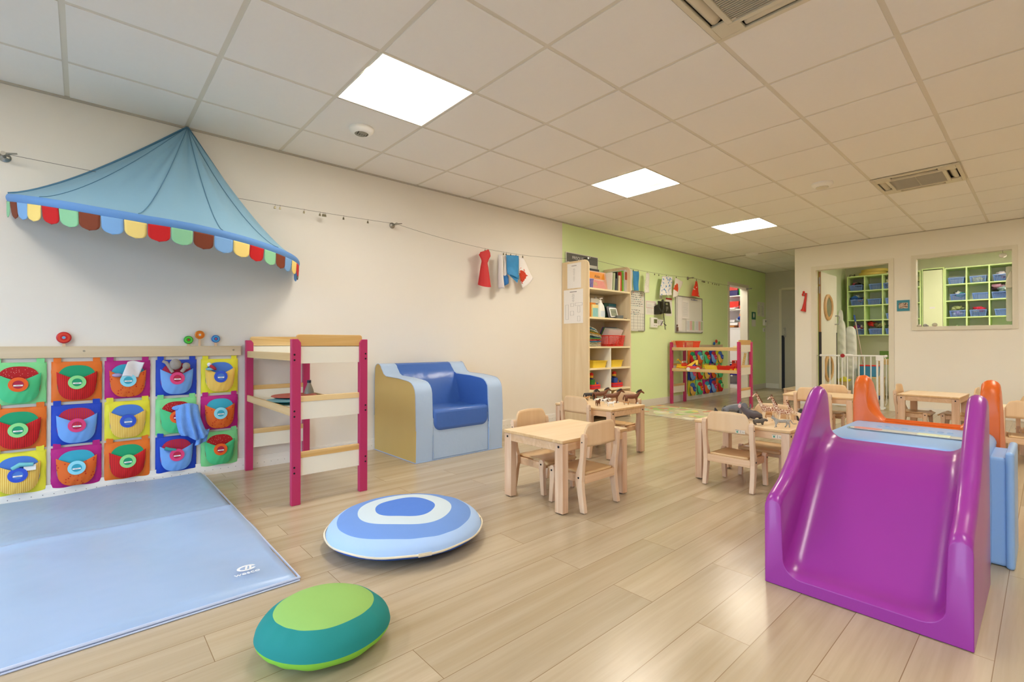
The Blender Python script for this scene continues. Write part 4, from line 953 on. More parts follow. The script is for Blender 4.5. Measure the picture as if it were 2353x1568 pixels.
# papers taped to the side
def taped(x0, x1, z0, z1, label, draw):
    t = T('taped_paper', label, 'paper notice', (x0, 4.3385, z0), group='notices taped on the bookcase side')
    MB().box(0, x1-x0, -.001, 0, 0, z1-z0).build('sheet', PAPER, t)
    m = MB()
    for (a, b, c, d) in draw: m.box(a*(x1-x0), b*(x1-x0), -.0016, -.001, c*(z1-z0), d*(z1-z0))
    m.build('print', INK, t)
rows = [(.5-.5*w, .5+.5*w, z, z+.006) for w, z in ((.1, .77), (.14, .73), (.16, .68), (.12, .63), (.13, .585), (.12, .54), (.06, .49), (.14, .44), (.14, .395), (.12, .345), (.1, .295))]
taped(.092, .304, 1.578, 1.876, 'upper white notice taped to the bookcase side', rows+[(.32, .68, .885, .90)])
dr = [(.5-.5*w, .5+.5*w, z, z+.005) for w, z in ((.12, .86), (.12, .83), (.15, .80), (.11, .765), (.12, .735), (.09, .70), (.12, .67), (.08, .64))] + [(.32, .68, .925, .94)]
def frame(a, b, c, d, w=.006): return [(a, b, c, c+w/2), (a, b, d-w/2, d), (a, a+w, c, d), (b-w, b, c, d)]
dr += frame(.1, .25, .12, .56)+frame(.36, .53, .50, .59)+frame(.34, .53, .24, .36)+frame(.72, .85, .32, .50)+frame(.72, .85, .06, .21)+frame(.60, .96, .52, .60)
taped(.035, .334, 1.162, 1.563, 'lower white notice with a room plan taped to the bookcase side', dr)
# framed chart behind the bookcase top
t = T('framed_chart', 'dark grey framed chart leaning on the lime wall behind the bookcase', 'chart', (.012, 4.395, 1.60))
MB().box(0, .01, 0, .62, 0, .445, 0).box(.010, .0115, .008, .612, .008, .437, 1).box(.0115, .0125, .02, .60, .02, .33, 0).box(.0125, .0127, .03, .59, .03, .31, 2).build('board', [M('chart_white', '#D8D6CC', .5), M('chart_grey', '#5A5A52', .5), M('chart_pale', '#C8CCC0', .5)], t)
text('FRISQUET', .055, M('chart_letters', '#E6E6E0', .5), t, facing((.0135, .23, .385), '+x'))
# books and things, shelf by shelf; local helper: thing at shelf z
def bookstand(y, th, h, d, color, label, x=.12, lean=0, band=None, shelf=1.574):
    t = T('book', label, 'book', (x, y, shelf), group='picture books on the top bookcase shelf' if shelf > 1.5 else 'books on the second bookcase shelf'); t.rotation_euler = (-lean, 0, 0)
    MB().box(0, d, 0, th, 0, h).build('cover', M('book_'+color[1:], color, .5), t, bevel=.001)
    MB().box(.004, d-.004, th*.2, th*.8, h-.003, h+.001).build('pages', PAPER, t)
    if band: MB().box(d-.0005, d+.001, .001, th-.001, h*.55, h*.9).build('spine_band', M('book_'+band[1:], band, .5), t)
    return t
bookstand(5.115, .048, .285, .27, '#D9D3CE', 'large pale cookbook with red food photo, last in the top row', .10, 0, '#B85A44')
bookstand(5.083, .022, .27, .26, '#7CB83A', 'bright green tall book in the top row', .10, 0, '#5C9A20')
bookstand(5.052, .022, .255, .24, '#C83A2A', 'red thin book beside the green one in the top row', .11)
bookstand(5.015, .030, .205, .22, '#E8D8AC', 'cream book beside the red one in the top row', .13, .03)
bookstand(4.985, .018, .25, .25, '#23241F', 'black tall book in the top row', .09, .04)
bookstand(4.955, .018, .16, .2, '#4C5258', 'short dark grey book with white print in the top row', .15, .03)
bookstand(4.915, .026, .23, .22, '#B8C49A', 'sage green book leaning in the top row', .12, .07)
bookstand(4.885, .014, .235, .2, '#E6E6DE', 'white thin book leaning in the top row', .13, .07)
def face_book(y0, w, h, x, z, mat, label, cat='book', tilt=-.16, rz=0):
    t = T('book', label, cat, (x, y0, z), group='picture books on the top bookcase shelf'); t.rotation_euler = (rz, tilt, 0)
    MB().box(-.012, 0, 0, w, 0, h).build('cover', mat, t, bevel=.001); return t
t = face_book(4.47, .36, .275, .20, 1.575, M('black_album', '#20211F', .5), 'black flat album standing behind the orange picture book', tilt=-.05)
t = face_book(4.555, .335, .238, .275, 1.575, M('book_salmon', '#E9B79A', .5), 'picture book with orange band and the word Aldo facing out')
MB().box(0, .0012, .003, .30, .142, .226).build('band', M('book_orange', '#EE9A22', .5), t)
text('Aldo', .055, M('book_brown_ink', '#5A3A14', .6), t, facing((.002, .155, .172), '+x'))
text('TIMIOTTOS', .042, M('book_white_ink', '#F4EEE6', .6), t, facing((.002, .165, .118), '+x'))
t = face_book(4.54, .25, .13, .325, 1.578, M('book_pink', '#D98A80', .5, vary=(30, .08)), 'pink picture book lying against the orange one', tilt=-.35, rz=-.06)
MB().box(0, .001, .02, .10, .05, .10).build('picture', M('book_pink_art', '#C8A07A', .6, vary=(60, .3)), t)
t = T('pencil_basket', 'small lilac mesh basket on the top bookcase shelf', 'basket', (.30, 4.445, 1.575));
def basket(t, w, d, h, mat, taper=.85, nx=9, nz=5, rimw=.006):
    # woven plastic basket built from real strips: local x depth, y width
    m = MB(); f = .010
    a, b = w/2, d/2
    m.box(-b*taper, b*taper, -a*taper, a*taper, 0, .003)
    for s in (-1, 1):
        for k in range(nx+1):
            q = -1+2*k/nx
            m.tube([(s*b*taper, q*a*taper, .0), (s*b, q*a, h)], .0028, 4, caps=False)
            m.tube([(q*b*taper, s*a*taper, .0), (q*b, s*a, h)], .0028, 4, caps=False)
        for k in range(nz):
            z = h*(k+.5)/nz; g = taper+(1-taper)*(k+.5)/nz
            m.box(min(s*b*g, s*b*g-.001), max(s*b*g, s*b*g+.001), -a*g, a*g, z-.0022, z+.0022)
            m.box(-b*g, b*g, min(s*a*g, s*a*g-.001), max(s*a*g, s*a*g+.001), z-.0022, z+.0022)
    o = m.build('body', mat, t)
    m = MB()
    for s in (-1, 1): m.box(min(s*b, s*b+s*rimw), max(s*b, s*b+s*rimw), -a-rimw, a+rimw, h-.012, h); m.box(-b-rimw, b+rimw, min(s*a, s*a+s*rimw), max(s*a, s*a+s*rimw), h-.012, h)
    for sx in (-1, 1):
        for sy in (-1, 1): m.tube([(sx*b*taper, sy*a*taper, 0), (sx*b, sy*a, h-.004)], .005, 6)
    m.build('rim', mat, t)
    return o
basket(t, .13, .09, .115, M('lilac_mesh', '#7C7FC4', .4), .9, 7, 6)
# second shelf (1.232)
t = T('book', 'tall white folder at the left of the second shelf', 'book', (.10, 4.53, 1.232), group='books on the second bookcase shelf'); MB().box(0, .2, 0, .155, 0, .235).build('cover', M('folder_white', '#D4D6CC', .5), t, bevel=.002); MB().box(.2, .2012, .01, .145, .165, .175).build('print', INK, t)
t = T('book', 'orange topped book behind the soap bottle on the second shelf', 'book', (.30, 4.49, 1.232), group='books on the second bookcase shelf'); MB().box(0, .02, 0, .10, 0, .18).build('cover', M('book_orange2', '#D8862A', .5), t, bevel=.001)
t = T('card_box', 'pale yellow and aqua box beside the soap bottle', 'box', (.31, 4.50, 1.232)); MB().box(0, .03, .0, .115, 0, .155, 0).box(.03, .0305, .008, .108, .01, .115, 1).build('carton', [M('box_yellow', '#E8D890', .5), M('box_aqua', '#8CC4C4', .5, vary=(40, .12))], t, bevel=.001)
SOAP = M('soap_white', '#E3E6E0', .3); 
t = T('soap_bottle', 'white pump soap bottle on the second bookcase shelf', 'bottle', (.335, 4.66, 1.232))
MB().lathe([(.052, 0), (.055, .01), (.055, .09), (.044, .145), (.024, .178), (.018, .185), (.018, .2)], 24).build('body', SOAP, t, smooth=50)
m = MB().lathe([(.02, .195), (.02, .212), (.006, .214), (.006, .232)], 16); m.box(-.008, .03, -.008, .008, .23, .242); m.build('pump', PLW, t, smooth=40)
MB().grid(lambda u, v: (.0562*cos((u-.5)*1.7), .0562*sin((u-.5)*1.7), .012+.07*v), 10, 2).build('paper_label', M('label_blue_grey', '#C8D4DC', .5), t)
t = T('water_bottle', 'clear plastic bottle with blue label behind the soap bottle', 'bottle', (.16, 4.79, 1.232)); MB().lathe([(.04, 0), (.042, .02), (.042, .17), (.035, .205), (.014, .245), (.014, .262)], 20).build('body', M('clear_bottle', '#D8DEDA', .1, trans=.8, vary=False), t, smooth=50); MB().lathe([(.0425, .10), (.0425, .155)], 20).build('paper_label', M('label_blue', '#4C74B0', .5), t); MB().lathe([(.016, .256), (.016, .275)], 16).build('cap', PLW, t)
t = T('weather_box', 'black and teal carton behind the clock on the second shelf', 'box', (.14, 4.86, 1.232)); MB().box(0, .1, 0, .25, 0, .20, 0).box(.1, .1005, .09, .245, .12, .195, 1).box(.1, .1005, .0, .08, .0, .2, 2).build('carton', [M('carton_black', '#15201F', .4), M('carton_teal', '#1E6A7A', .4, vary=(50, .2)), M('carton_green', '#0F4A3C', .4)], t, bevel=.001)
t = T('desk_clock', 'black framed digital clock with silver screen surround on the second shelf', 'clock', (.31, 4.86, 1.232)); t.rotation_euler = (0, -.28, -.12)
MB().prism(rrect(0, .185, 0, .165, .02), 'x', -.02, 0).build('case', BLACK, t, bevel=.003)
MB().prism([(y, z) for y, z in rrect(.04, .175, .02, .145, .015)], 'x', -.001, .004).build('bezel', M('silver', '#C8C8C2', .3, metal=.4), t, bevel=.001)
MB().box(.003, .005, .055, .16, .035, .13).build('screen', M('lcd', '#7C8468', .25), t)
text('12:20', .036, M('lcd_ink', '#3E4636', .4), t, facing((.0055, .107, .09), '+x'))
t = T('glass_dish', 'small grey glass dish right of the clock', 'dish', (.345, 5.03, 1.232)); MB().lathe([(.045, 0), (.05, .01), (.05, .038), (.052, .042)], 24).build('bowl', M('smoke_glass', '#8E9494', .15, trans=.4, vary=False), t, smooth=40)
t = T('pencil_stub', 'dark brown stub lying at the right end of the second shelf', 'stick', (.37, 5.10, 1.238)); MB().tube([(0, 0, 0), (0, .055, 0)], .006, 8).build('body', M('stub', '#4A2E18', .5), t)
# third shelf (.888): heap of bibs, red basket with papers
t = T('bib_stack', 'heap of folded striped bibs on the third bookcase shelf', 'folded cloths', (.28, 4.56, .89))
bc = ['#E2DDC8', '#D8D4B8', '#C9C3A0', '#4F9CC8', '#D84A44', '#8CC46A', '#3F7C90', '#E6E0CC', '#CDC9A8', '#D9A83C', '#7A9C5C', '#E0DCC6', '#5FA6C8', '#E4E0D0']
for k in range(14):
    z = .008+.0165*k; w = .155-.002*abs(k-6)-(0 if k < 9 else .012*(k-9)); 
    def fb(u, v, z=z, w=w, k=k): return (.10*sin(pi*v)-.05, -.13+(w+.11)*u*(1 if k < 10 else .85), z+.016*(1-u)*(k > 6)-.020*u*u*(k > 6)*(k/9)+.0015*sin(5*u+k))
    MB().grid(fb, 14, 6).build('bib', M('bib_%s' % bc[k][1:], bc[k], .9), t, smooth=80, solid=.011)
t = T('paper_basket', 'red plastic basket with papers on the third bookcase shelf', 'basket', (.27, 4.95, .889)); basket(t, .32, .19, .135, REDP, .86, 13, 8)
t = T('paper_pile', 'sheaf of white papers standing in the red basket on the bookcase', 'papers', (.27, 4.95, .90)); 
for k in range(7):
    q = MB().box(-.11+.012*k, -.1095+.012*k, -.14, .15, 0, .20); q.xf(Matrix.Rotation(radians(28), 4, 'Y')); q.xf(Matrix.Translation((0, .01*k-.02, 0))); q.build('sheet', PAPER if k > 1 else M(('file_purple', 'file_green')[k], ('#6A4C9C', '#5A9A50')[k], .5), t)
# fourth shelf (.633): yellow trays ; fifth (.378): toys
def tray(y, z, label, w=.25, mat=None, x=.26, name='storage_tray', grp='yellow trays in the bookcase'):
    t = T(name, label, 'tray', (x, y, z), group=grp)
    m = MB(); a, b, h = w/2, .13, .085
    def wl(k, inset, zz): return [(p[0], p[1], zz) for p in rrect(-b*k+inset, b*k-inset, -a*k+inset, a*k-inset, .02)]
    S1, S2, S3, S4 = wl(.88, 0, 0), wl(1, 0, h), wl(1, .005, h), wl(.88, .005, .006); n = len(S1)
    m.v += S1+S2+S3+S4
    for k in range(3):
        for i in range(n): m.f.append((k*n+i, k*n+(i+1) % n, (k+1)*n+(i+1) % n, (k+1)*n+i)); m.m.append(0)
    m.f.append(tuple(range(n))[::-1]); m.m.append(0); m.f.append(tuple(range(3*n, 4*n))); m.m.append(0)
    m.build('tub', mat or YELP, t, smooth=40)
    m = MB(); R = rrect(-b-.008, b+.008, -a-.008, a+.008, .024); m.prism(R, 'z', h-.006, h); m2 = rrect(-b+.002, b-.002, -a+.002, a-.002, .018)
    m = MB(); n = len(R); m.v = [(p[0], p[1], h-.006) for p in R]+[(p[0], p[1], h) for p in R]+[(p[0], p[1], h) for p in m2]
    for k in range(2):
        for i in range(n): m.f.append((k*n+i, k*n+(i+1) % n, (k+1)*n+(i+1) % n, (k+1)*n+i)); m.m.append(0)
    m.build('rim', mat or YELP, t)
    MB().prism([(-.045, h-.002), (.045, h-.002), (.028, h+.022), (-.028, h+.022)], 'x', -b-.004, -b+.002).build('handle', mat or YELP, t, bevel=.001)
    return t
tray(4.60, .633, 'yellow tray in the left compartment of the bookcase', .26); tray(4.935, .633, 'yellow tray in the right compartment of the bookcase', .24)
GRNP = M('green_plastic', '#2F8A34', .35); SKIN = M('toy_face', '#F0B428', .4); BRICKB = M('brick_blue', '#2B55B8', .3)
def sleigh(y, label, body):
    t = T('toy_boat', label, 'toy', (.30, y, .378), group='red toy boats with brick drivers')
    P = rrect(-.06, .06, -.095, .095, .05, 7)
    MB().prism(P, 'z', .0, .055).build('hull', REDP, t, bevel=.008, seg=3)
    MB().prism([(p[0]*1.02, p[1]*1.01) for p in P], 'z', .026, .031).build('stripe', M('purple_stripe', '#7A3C9A', .4), t)
    MB().box(-.03, .03, -.075, -.005, .055, .115).build('brick', body, t, bevel=.002)
    MB().box(-.02, .02, -.062, -.022, .115, .135).build('shoulders', M('navy_brick', '#1E2E6A', .35), t, bevel=.002)
    MB().lathe([(.02, .13), (.026, .145), (.026, .165), (.02, .172)], 16, (0, -.038, 0)).build('head', SKIN, t, smooth=50)
    MB().lathe([(.029, .163), (.027, .18), (.018, .193), (.004, .198)], 16, (0, -.038, 0)).build('hat', REDP, t, smooth=50)
    MB().tube([(0, .01, .065), (0, .045, .065)], .012, 10).build('engine', SKIN, t); MB().box(-.012, .012, .05, .082, .055, .075).build('blue_stud', BRICKB, t)
    MB().box(-.03, -.012, .0, .02, .055, .11).build('yellow_brick', SKIN, t)
sleigh(4.565, 'red toy boat with a green driver in the left compartment', GRNP); sleigh(5.02, 'red toy boat with a blue driver in the right compartment', BRICKB)

# ================================================================== LIME WALL FITTINGS
def board(y0, y1, z0, z1, label, name='whiteboard'):
    t = T(name, label, 'whiteboard', (.001, y0, z0), group='whiteboards on the lime wall')
    w, h = y1-y0, z1-z0
    MB().prism(rrect(0, w, 0, h, .02), 'x', 0, .012).build('panel', M('board_white', '#E4E3DA', .3), t)
    m = MB(); R = rrect(0, w, 0, h, .02); r = rrect(.014, w-.014, .014, h-.014, .012); n = len(R)
    m.v = [(.012, *p) for p in R]+[(.02, *p) for p in R]+[(.02, *p) for p in r]+[(.0125, *p) for p in r]
    for k in range(3):
        for i in range(n): m.f.append((k*n+i, k*n+(i+1) % n, (k+1)*n+(i+1) % n, (k+1)*n+i)); m.m.append(0)
    m.build('frame', M('board_alu', '#A5A59C', .35, metal=.6), t); return t
PENS = [M('marker_'+n, c, .5, vary=False) for n, c in (('black', '#3C3F46'), ('teal', '#4C8C8C'), ('red', '#C0504C'), ('blue', '#3C55A8'))]
t = board(5.40, 6.115, 1.10, 1.68, 'whiteboard with a handwritten timetable beside the bookcase')
m = MB()
for k in range(6): m.box(.0125, .0132, .02, .70, .03+.044*k, .032+.044*k, 0)
for y in (.02, .28, .36, .44, .54, .60, .66, .70): m.box(.0125, .0132, y, y+.002, .03, .26, 0)
random.seed(3)
for r_ in range(10):
    z = .55-.031*r_-(.03 if r_ > 6 else 0); y = .06
    while y < .66:
        if r_ > 6 and y > .58: break
        w = random.uniform(.008, .022); m.box(.0125, .0132, y, y+w, z-random.uniform(.003, .008), z+random.uniform(.001, .007), random.choice([0, 0, 0, 1, 0, 2, 0])); y += w+random.uniform(.004, .03)
m.build('handwriting', PENS, t); MB().box(.013, .03, .25, .34, .0, .012, 0).box(.013, .03, .36, .52, .0, .010, 1).build('marker', [REDP, PLW], t)
t = board(6.975, 7.865, 1.095, 1.69, 'larger whiteboard with taped sheets right of the phone')
m = MB().box(.021, .022, .205, .43, .23, .53, 0).box(.021, .022, .06, .20, .03, .58, 0).box(.022, .023, .335, .62, .025, .215, 0).box(.022, .023, .625, .905, .03, .212, 0)
for k in range(14): m.box(.0222, .0226, .225, .39, .27+.017*k, .274+.017*k, 1)
for a in (.35, .64):
    m.box(.0232, .0236, a, a+.09, .05, .20, 2).box(.0232, .0236, a+.10, a+.17, .05, .20, 3).box(.0232, .0236, a+.18, a+.25, .05, .20, 4)
m.build('taped_sheet', [PAPER, M('pale_ink', '#B8B8BC', .8), M('pale_grey_print', '#D0D4D4', .8), M('pale_red_print', '#DDB4AC', .8), M('pale_green_print', '#B8CCA4', .8)], t)
m = MB(); y = .51
while y < .71: w = random.uniform(.008, .02); m.box(.0125, .013, y, y+w, .545, .545+random.uniform(.008, .02), 0); y += w+.006
m.build('handwriting', PENS[3], t); MB().box(.02, .035, .03, .05, .1, .13).box(.02, .04, .03, .055, .02, .09).build('magnet', M('photo_brown', '#7A5A4C', .5), t)
def doc(y0, y1, z0, z1, label, top=None, lines=8, group='printed notices on the lime wall'):
    t = T('printed_notice', label, 'notice', (.001, y0, z0), group=group); w, h = y1-y0, z1-z0
    MB().box(0, .002, 0, w, 0, h).build('sheet', M('notice_paper', '#E8E6DC', .7), t)
    m = MB()
    for k in range(lines): m.box(.002, .0026, w*.12, w*random.uniform(.5, .88), h*(.12+.66*k/lines), h*(.12+.66*k/lines)+h*.018)
    m.build('print', M('pale_ink', '#B8B8BC', .8), t)
    if top: MB().box(.002, .003, w*.03, w*.97, h*.9, h*.985).build('heading', top, t)
    return t
t = doc(6.156, 6.452, 1.352, 1.560, 'printed notice with a red outline left of the phone'); MB().box(.002, .0027, .015, .26, .19, .193).box(.002, .0027, .015, .26, .1, .103).box(.002, .0027, .015, .018, .1, .193).box(.002, .0027, .257, .26, .1, .193).build('red_outline', M('notice_red', '#C85A5A', .7), t)
doc(6.711, 6.90, 1.353, 1.636, 'tall notice with a red heading behind the phone', M('notice_red2', '#C43A38', .6))
def wallbox(name, y0, y1, z0, z1, d, label, cat, parts=()):
    t = T(name, label, cat, (.001, y0, z0)); MB().box(0, d, 0, y1-y0, 0, z1-z0).build('housing', PLW, t, bevel=.004, seg=3)
    for n, a, b, c, e, q, mat in parts: MB().box(d-.001, d+q, a, b, c, e).build(n, mat, t, bevel=.001)
    return t
wallbox('thermostat', 6.262, 6.441, 1.162, 1.311, .03, 'white thermostat with grey screen below the notice', 'thermostat', (('screen', .075, .16, .065, .125, .002, M('olive_lcd', '#6E7448', .25)), ('button', .075, .10, .03, .038, .003, GREYP), ('button', .125, .15, .03, .038, .003, GREYP)))
wallbox('wall_socket', 6.454, 6.52, 1.196, 1.29, .012, 'white socket directly right of the thermostat', 'socket', (('outlet', .015, .05, .02, .075, .001, M('socket_grey', '#CFCDC6', .4)),))
wallbox('wall_socket', 6.525, 6.62, 1.198, 1.29, .012, 'white socket under the phone cord', 'socket', (('outlet', .015, .08, .02, .075, .001, M('socket_grey', '#CFCDC6', .4)),))
wallbox('light_switch', 6.535, 6.602, 1.606, 1.66, .012, 'small white wall switch above the phone', 'switch', (('rocker', .012, .055, .01, .045, .003, M('socket_grey', '#CFCDC6', .4)),))
PH = M('phone_olive_black', '#2C2B1C', .3)
t = T('wall_phone', 'dark wall phone with curly cord on the lime wall', 'phone', (.002, 6.38, 1.36))
MB().prism([(0, .0), (.09, .0), (.115, .04), (.06, .15), (0, .12)], 'y', .0, .07).build('bracket', PH, t, bevel=.005)
m = MB().box(0, .02, -.02, .24, 0, .185); m.xf(Matrix.Translation((.085, .03, .015)) @ Matrix.Rotation(radians(-8), 4, 'Z') @ Matrix.Rotation(radians(-10), 4, 'Y')); m.build('body', PH, t, bevel=.006)
m = MB().tube([(.115, .03, .03), (.14, .035, .06), (.145, .04, .12), (.14, .045, .18), (.115, .05, .21)], [.018, .014, .012, .014, .02], 10); m.build('handset', M('phone_handset', '#3A382A', .28), t, smooth=60)
m = MB()
for i in range(4):
    for j in range(3): m.box(.118+.0, .124, .15+.022*j, .165+.022*j, .04+.022*i, .052+.022*i)
m.xf(Matrix.Translation((-.006, 0, 0))); m.build('keypad', M('keys', '#8C8A78', .4), t)
MB().box(.112, .116, .14, .2, .145, .175).build('screen', M('phone_lcd', '#7C8060', .3), t)
P = [(.10+.008*cos(i*1.3), .10+.012*sin(i*1.3)+.0009*i, .02-.0042*i) for i in range(60)]
MB().tube(P, .0032, 5).build('cord', BLACK, t, smooth=70)
P = [(.08+.006*cos(i*1.3), .12-.0035*i*.8+.008*sin(i*1.3), -.10-.0042*i*.7) for i in range(24)]; MB().tube(P, .0032, 5).build('cord', BLACK, t, smooth=70)
P = [(.08+.006*cos(i*1.3), .14+.0035*i+.008*sin(i*1.3), -.13-.0016*i) for i in range(22)]; MB().tube(P, .0032, 5).build('cord', BLACK, t, smooth=70)
# far notices
t = T('safety_sign', 'green and white sign between closet and hall corner', 'sign', (.002, 9.95, 1.27)); MB().box(0, .003, 0, .19, .14, .29, 0).box(0, .003, 0, .19, 0, .135, 1).build('plate', [M('sign_green', '#2F7C6A', .5), PAPER], t); MB().ell((.004, .095, .22), (.002, .035, .05)).build('pictogram', PLW, t)
doc(10.235, 10.40, 1.49, 1.78, 'white notice by the hall corner, left one of the pair', None, 9, 'hall notices'); doc(10.42, 10.60, 1.48, 1.78, 'white notice by the hall corner, right one of the pair', None, 9, 'hall notices')
wallbox('alarm_keypad', 10.50, 10.62, 1.30, 1.43, .04, 'cream keypad by the hall corner', 'keypad', (('screen', .03, .09, .07, .11, .002, GREYP),)); wallbox('light_switch', 10.51, 10.60, 1.17, 1.25, .012, 'white switch under the keypad', 'switch', (('rocker', .02, .07, .02, .06, .003, M('socket_grey', '#CFCDC6', .4)),))
# floor play rug against the lime wall
RUG = None
def rugmat():
    m = M('play_rug_print', '#C9CFA0', .75, vary=False); t = NT(m); b = m.node_tree.nodes['Principled BSDF']; tc = t.new('TexCoord')
    v = t.new('TexVoronoi'); v.inputs['Scale'].default_value = 9; t.link(tc.outputs['Object'], v.inputs['Vector']); r = t.new('ValToRGB'); r.color_ramp.interpolation = 'CONSTANT'
    cols = ['#C4CE9E', '#9DB878', '#CFC8A6', '#B8B49C', '#D8D4C4', '#8FAF6A', '#D9C87A', '#A9BCC0', '#C88A72']; e = r.color_ramp.elements; e[0].color = C(cols[0]); e[1].color = C(cols[1]); e[1].position = .12
    for k, c in enumerate(cols[2:]): q = e.new(.24+.1*k); q.color = C(c)
    s = t.new('SeparateColor'); t.link(v.outputs['Color'], s.inputs[0]); t.link(s.outputs[0], r.inputs[0])
    w = t.new('TexVoronoi'); w.feature = 'DISTANCE_TO_EDGE'; w.inputs['Scale'].default_value = 3.2; t.link(tc.outputs['Object'], w.inputs['Vector'])
    r2 = t.new('ValToRGB'); r2.color_ramp.interpolation = 'CONSTANT'; r2.color_ramp.elements[0].color = C('#B5AA92'); r2.color_ramp.elements[1].color = (1, 1, 1, 1); r2.color_ramp.elements[1].position = .09; t.link(w.outputs[0], r2.inputs[0])
    g = t.new('Math', operation='GREATER_THAN'); g.inputs[1].default_value = .09; t.link(w.outputs[0], g.inputs[0]); mx = t.new('Mix', data_type='RGBA'); t.link(g.outputs[0], mx.inputs[0]); mx.inputs[6].default_value = C('#BDB29A'); t.link(r.outputs[0], mx.inputs[7]); t.link(mx.outputs[2], b.inputs['Base Color']); return m
t = T('play_rug', 'printed road play rug on the floor beside the bookcase', 'rug', (0, 0, 0)); MB().add([(.06, 5.45, .004), (1.09, 5.42, .004), (1.10, 6.42, .004), (.06, 6.42, .004)], [(0, 1, 2, 3)]).build('rug', rugmat(), t, solid=.006); MB().tube([(.06, 5.45, .006), (1.09, 5.42, .006), (1.10, 6.42, .006)], .006, 6).build('border', M('rug_border', '#D8D2BC', .7), t)

# ================================================================== SAFETY GATE, DOOR LEAF, PARTITION THINGS
GW = M('gate_white', '#EFEFEA', .35)
t = T('safety_gate', 'white metal child safety gate across the doorway', 'gate', (0, 8.29, 0))
MB().tube([(1.676, 0, .742), (2.44, 0, .748)], .011, 10).build('top_rail', GW, t, smooth=60)
MB().box(1.676, 2.44, -.012, .012, .012, .04).build('bottom_rail', GW, t, bevel=.004)
for x in (1.70, 1.775, 1.838, 1.885, 1.929, 1.994, 2.064, 2.134, 2.199, 2.273): MB().tube([(x, 0, .03), (x, 0, .74)], .0075, 8).build('bar', GW, t, smooth=60)
MB().tube([(2.346, 0, .03), (2.346, 0, .70)], .013, 10).build('post', GW, t, smooth=60); MB().box(2.378, 2.418, -.013, .013, .0, .755).build('post', GW, t, bevel=.003)
MB().tube([(2.425, 0, .735), (2.447, 0, .70), (2.450, 0, .10), (2.435, 0, .06)], .005, 6).build('post', GW, t)
MB().box(2.33, 2.42, -.016, .016, .68, .75).build('latch', GW, t, bevel=.006)
for x in (1.66, 2.445): MB().lathe([(.014, 0), (.018, .012), (.014, .03)], 12, (x-.015, 0, .745), axis='x').build('clamp', GW, t, smooth=50)
for x, y2 in ((1.606, .012), (2.452, .012)): MB().tube([(x, 0, .742), (x+.05 if x < 2 else 2.483, 0, .742)], .004, 6).build('bolt', METAL, t)
MB().lathe([(.028, -.02), (.028, -.026)], 20, (1.94, 0, .745), axis='y').build('red_button', M('button_red', '#A8201C', .4), t)
MB().ell((2.0, -.002, .752), (.07, .016, .018)).build('lock_handle', GW, t, smooth=60)
t = T('door_4', None, None, (1.638, 8.37, 0)); t['kind'] = 'structure'
LEAF = M('door_leaf_cream', '#E9E5D2', .5); DBE = M('door_brown_edge', '#A57A48', .5); DKE = M('door_black_edge', '#2A2218', .4)
MB().box(-.038, .0, .003, .83, .01, 2.02).build('leaf', LEAF, t)
MB().box(-.040, .004, -.003, .003, 1.10, 2.02).build('edge_strip', DBE, t); MB().box(-.040, .008, -.004, .004, .01, 1.10).build('edge_strip', DKE, t); MB().box(-.0, .004, .80, .832, .01, 1.1).build('edge_strip', DKE, t)
for z in (1.74, 1.88): MB().box(-.02, -.004, -.012, -.003, z-.055, z+.055).build('hinge', GREYP, t, bevel=.002); MB().tube([(-.036, -.012, z-.05), (-.036, -.012, z+.05)], .007, 8).build('hinge', METAL, t)
PW = wood('porthole_wood', '#D8B27C', '#C39A62', 'z')
for zc, r in ((1.49, .205), (.535, .21)):
    m = MB(); n = 36
    pr = [(r, .0), (r, .02), (r-.03, .035), (r-.055, .02), (r-.055, -.03)]
    base = 0
    for rr, zz in pr:
        for j in range(n): m.v.append((zz+.0, .345+rr*cos(2*pi*j/n), zc+rr*sin(2*pi*j/n)))
    for i in range(len(pr)-1):
        for j in range(n): m.f.append((i*n+j, i*n+(j+1) % n, (i+1)*n+(j+1) % n, (i+1)*n+j)); m.m.append(0)
    m.build('porthole_frame', PW, t, smooth=50)
    MB().add([(.012, .345+(r-.055)*cos(2*pi*j/n), zc+(r-.055)*sin(2*pi*j/n)) for j in range(n)], [tuple(range(n))]).build('porthole_glass', M('porthole_pane', '#8C8C70', .1, vary=(3, .2)), t)
MB().tube([(.0, .72, 1.23), (.05, .72, 1.23), (.055, .74, 1.27), (.055, .76, 1.35), (.04, .75, 1.37), (.0, .74, 1.37)], .009, 8).build('door_handle', GREYP, t, smooth=60)
# red toy trumpet on the partition
t = T('toy_trumpet', 'red plastic toy trumpet hanging beside the doorway', 'toy', (1.44, 8.245, 1.42))
m = MB().tube([(-.005, 0, 0), (.005, 0, .03), (.018, 0, .12), (.032, 0, .22), (.035, 0, .275)], [.040, .028, .018, .014, .015], 14); m.build('horn', M('trumpet_red', '#CE2A1C', .3), t, smooth=60)
m = MB().ell((.005, 0, .29), (.016, .012, .02)).ell((-.008, 0, .255), (.013, .012, .024)).tube([(.0, 0, .24), (.03, 0, .235)], .006, 6); m.build('mouthpiece', M('trumpet_red', '#CE2A1C', .3), t, smooth=60)
t = T('framed_picture', 'small teal bordered picture between doorway and window', 'picture', (2.572, 8.262, 1.36)); MB().box(0, .135, -.004, 0, 0, .147).build('frame', M('teal_border', '#3C8CA0', .6), t); MB().box(.02, .117, -.005, -.004, .035, .112).build('picture', paint('photo_mix', '#C8B09A', '#5A3A34', 60, .55), t)

